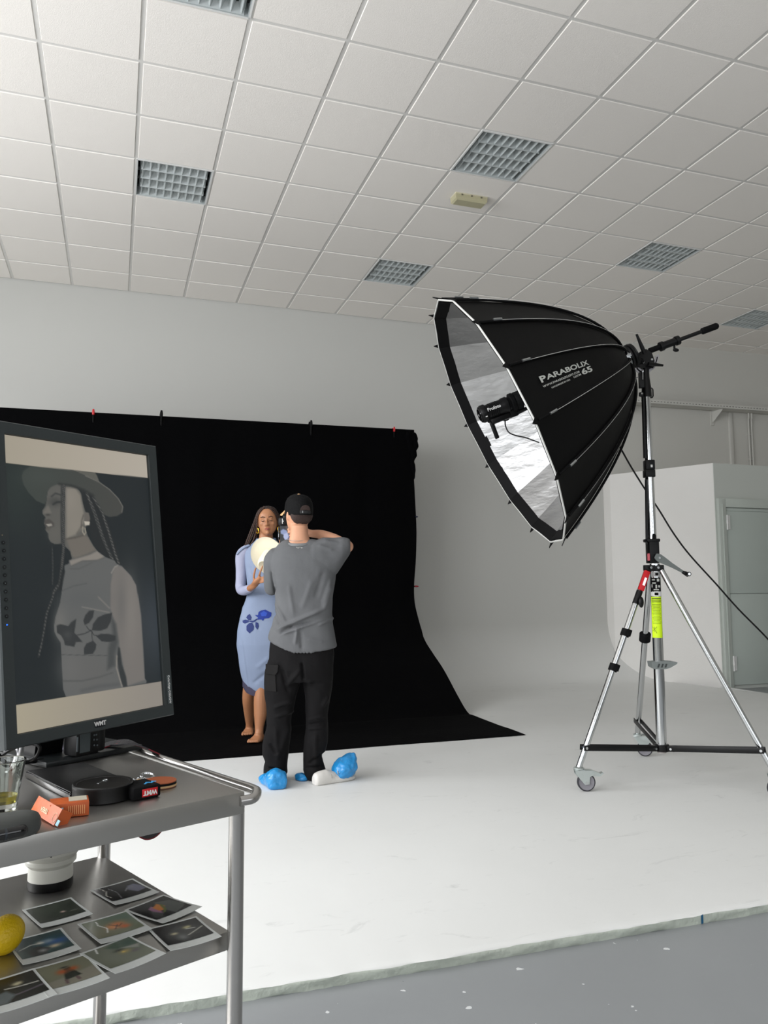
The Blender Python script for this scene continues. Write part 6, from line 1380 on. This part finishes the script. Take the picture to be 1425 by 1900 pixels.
def pB(P): P.poly([(.62, .1), (.95, .3), (1, .8), (.55, 1), (.5, .5)], (72, 76, 72), .06); P.poly([(.28, .35), (.42, .25), (.5, .5), (.35, .8), (.25, .6)], (150, 100, 130), .05); P.poly([(.40, .35), (.6, .22), (.66, .45), (.5, .65), (.4, .6)], (196, 116, 32), .05); P.line([(.42, .75), (.55, .6), (.64, .35)], .03, (84, 96, 34), .03); P.poly([(.05, .8), (.25, .45), (.36, .8), (.25, 1), (0, 1)], (66, 68, 66), .06)
def pC(P): P.blob(.5, .3, .5, .3, (44, 54, 42)); P.poly([(.7, .1), (1, .3), (.98, .9), (.66, .7)], (34, 42, 33), .03); P.blob(.62, .62, .055, .05, (212, 180, 172)); P.blob(.85, .7, .12, .05, (92, 92, 84), .8)
def pD(P): P.c[:] = (118, 124, 102); P.blob(.8, .2, .4, .4, (78, 100, 82)); P.blob(.2, .8, .4, .4, (128, 126, 104)); P.blob(.6, .5, .17, .17, (200, 112, 52)); P.blob(.45, .55, .1, .12, (214, 140, 84)); P.blob(.7, .68, .1, .1, (196, 96, 44)); P.blob(.52, .62, .04, .04, (230, 170, 130)); P.line([(.45, .4), (.6, .6), (.7, .5)], .012, (70, 40, 30), .02); P.line([(.48, .7), (.6, .5)], .012, (70, 40, 30), .02); P.line([(.28, .1), (.26, .3), (.36, .55), (.28, .78)], .012, (255, 255, 250), .015)
def pE(P): P.blob(.6, .55, .5, .4, (66, 66, 64)); P.poly([(0, 0), (.9, 0), (.5, .15), (.15, .45), (.0, .9)], (14, 14, 15), .06); flower(P, .32, .5, .07, (196, 186, 150)); flower(P, .66, .33, .08, (190, 184, 140)); P.blob(.42, .75, .12, .16, (110, 112, 110)); P.line([(.55, .72), (.72, .62), (.95, .48)], .014, (198, 196, 184), .02); P.line([(.62, .4), (.8, .45)], .015, (200, 200, 190), .02)
def pF(P): P.c[:] = (40, 66, 66); P.blob(.3, .2, .4, .3, (26, 50, 54)); P.blob(.8, .5, .25, .2, (44, 84, 142)); P.blob(.5, .4, .1, .08, (214, 204, 186)); P.blob(.7, .72, .13, .09, (214, 192, 160)); P.blob(.85, .3, .2, .1, (24, 64, 74)); P.poly([(.15, .7), (.4, .55), (.6, .75), (.45, 1), (.2, 1)], (34, 34, 36), .05); P.blob(.45, .8, .1, .1, (150, 150, 150)); P.blob(.65, .4, .12, .1, (130, 150, 166)); P.line([(.05, .55), (.3, .4), (.55, .42)], .015, (224, 222, 214), .02)
def pG(P): P.c[:] = (108, 112, 96); P.blob(.85, .2, .3, .3, (56, 78, 66)); P.poly([(.4, .1), (.7, .0), (.62, .35)], (60, 80, 62), .08); P.blob(.55, .38, .10, .05, (36, 40, 30)); P.blob(.62, .5, .12, .09, (148, 132, 84)); P.blob(.58, .5, .03, .03, (226, 190, 90)); P.blob(.78, .62, .08, .06, (96, 90, 92)); P.poly([(.6, .3), (1, .4), (.9, .55)], (140, 140, 132), .06); P.line([(.24, .0), (.18, .2)], .014, (255, 255, 250), .015)
def pH(P): P.c[:] = (112, 112, 92); P.blob(.3, .2, .5, .3, (124, 124, 102)); P.poly([(0, .75), (1, .5), (1, 1), (0, 1)], (130, 126, 112), .06); P.poly([(.50, .30), (.62, .28), (.72, .72), (.40, .78)], (38, 42, 34), .03); P.blob(.45, .40, .10, .10, (170, 84, 44)); P.blob(.66, .38, .09, .09, (166, 84, 42)); P.blob(.53, .24, .07, .03, (34, 34, 30)); P.line([(.42, .78), (.40, .92)], .03, (96, 78, 78), .02); P.line([(.62, .76), (.63, .88)], .03, (96, 78, 78), .02)
def pI(P): P.c[:] = (28, 28, 24); P.blob(.4, .1, .5, .2, (52, 44, 26)); flower(P, .62, .34, .09, (198, 190, 156)); P.line([(.4, .42), (.6, .46), (.95, .5)], .02, (188, 186, 176), .02); P.line([(.5, .75), (1, .68)], .03, (84, 76, 84), .03); P.poly([(.1, .6), (.4, .5), (.5, .75), (.3, 1), (.0, 1)], (96, 104, 106), .08)
PH = [('A', [(169, 1654), (245, 1630), (294, 1657), (216, 1682)], pA, (40, 39, 39), 0, 'instant photo farthest back on the shelf, dark with a curved white glare line'),
      ('B', [(233, 1691), (305, 1661), (372, 1684), (301, 1715)], pB, (16, 15, 15), .0010, 'instant photo sticking out past the shelf edge, dark with orange and violet patches'),
      ('C', [(43, 1690), (131, 1666), (170, 1698), (80, 1724)], pC, (34, 42, 33), 0, 'instant photo nearest the lens, plain dark green with a small pink spot'),
      ('G', [(148, 1770.5), (243.6, 1739), (304, 1770.5), (214, 1808.6)], pG, (108, 112, 96), .0008, 'instant photo of a person in a dark hat, under the one with orange clothes'),
      ('F', [(14, 1750), (112, 1722.7), (148, 1763), (44.6, 1792)], pF, (40, 66, 66), 0, 'instant photo beside the lemon, teal and blue with a pale face'),
      ('E', [(278.6, 1725), (360, 1701), (409, 1740), (318, 1767)], pE, (34, 34, 34), .0004, 'instant photo nearest the right leg, two yellow-white flowers on black'),
      ('D', [(146, 1716), (236, 1692), (280.6, 1725), (187, 1753)], pD, (118, 124, 102), .0018, 'instant photo in the middle, person in orange on green with a wavy glare line'),
      ('H', [(57.6, 1800), (156.6, 1774), (202, 1817), (88, 1850.6)], pH, (112, 112, 92), .0, 'instant photo at the front edge, standing figure in orange and black'),
      ('I', [(-42, 1829), (53, 1801), (92.5, 1850.6), (-2, 1884)], pI, (28, 28, 24), .0006, 'instant photo at the lower left corner, pale flower on black')]
for nm, q, fn, base, dz, lb in PH:
    w4 = [atz(x, y, zl+dz+.001) for x, y in q]; c = (w4[0]+w4[1]+w4[2]+w4[3])/4; yv = ((w4[0]+w4[1])-(w4[3]+w4[2])); yv.z = 0; yv.normalize(); xv = yv.cross(UZ)
    ph = empty('instant_photo', V((c.x, c.y, zl+dz)), lb, 'instant photo', 'instant photos spread on the lower shelf')
    def pos(u, v, off=0): 
        bend = .0022*((u-.5)*2)**2*(.3+.7*v)+.0012*((v-.5)*2)**2
        return c+xv*((u-.5)*.0885)+yv*((.5-v)*.1075)+UZ*(bend+off-.0006)
    bm = B(); N_ = 9; gg = [[bm.verts.new(pos(i/(N_-1), j/(N_-1))) for i in range(N_)] for j in range(N_)]
    for j in range(N_-1):
        for i in range(N_-1): bm.faces.new((gg[j][i], gg[j][i+1], gg[j+1][i+1], gg[j+1][i]))
    bmesh.ops.recalc_face_normals(bm, faces=bm.faces[:]); bmesh.ops.solidify(bm, geom=bm.faces[:], thickness=.0005); bm_obj('paper', bm, M_pp, ph)
    nu, nv = 44, 44; g = np.meshgrid(np.linspace(0, 1, nu), np.linspace(0, 1, nv)); P = Paint(g[0].ravel(), g[1].ravel(), base); fn(P)
    me_o = picture('picture', lambda u, v: pos(.05+.90*u, .055+.735*v, .0006), nu, nv, P.out(), M_pic, ph)
    keep(ph)

bc = aty(1303, 1709, 2.448); bm = B(); box(bm, V((bc.x, 2.4475, .017)), (1, 0, .3), (0, 1, 0), UZ, .009, .0012, .030)
tag(bm_obj('tape_mark', bm, mat('blue_tape', (34, 92, 128), .6), smooth=False), 'tiny blue tape mark on the front edge of the raised white floor', 'tape')
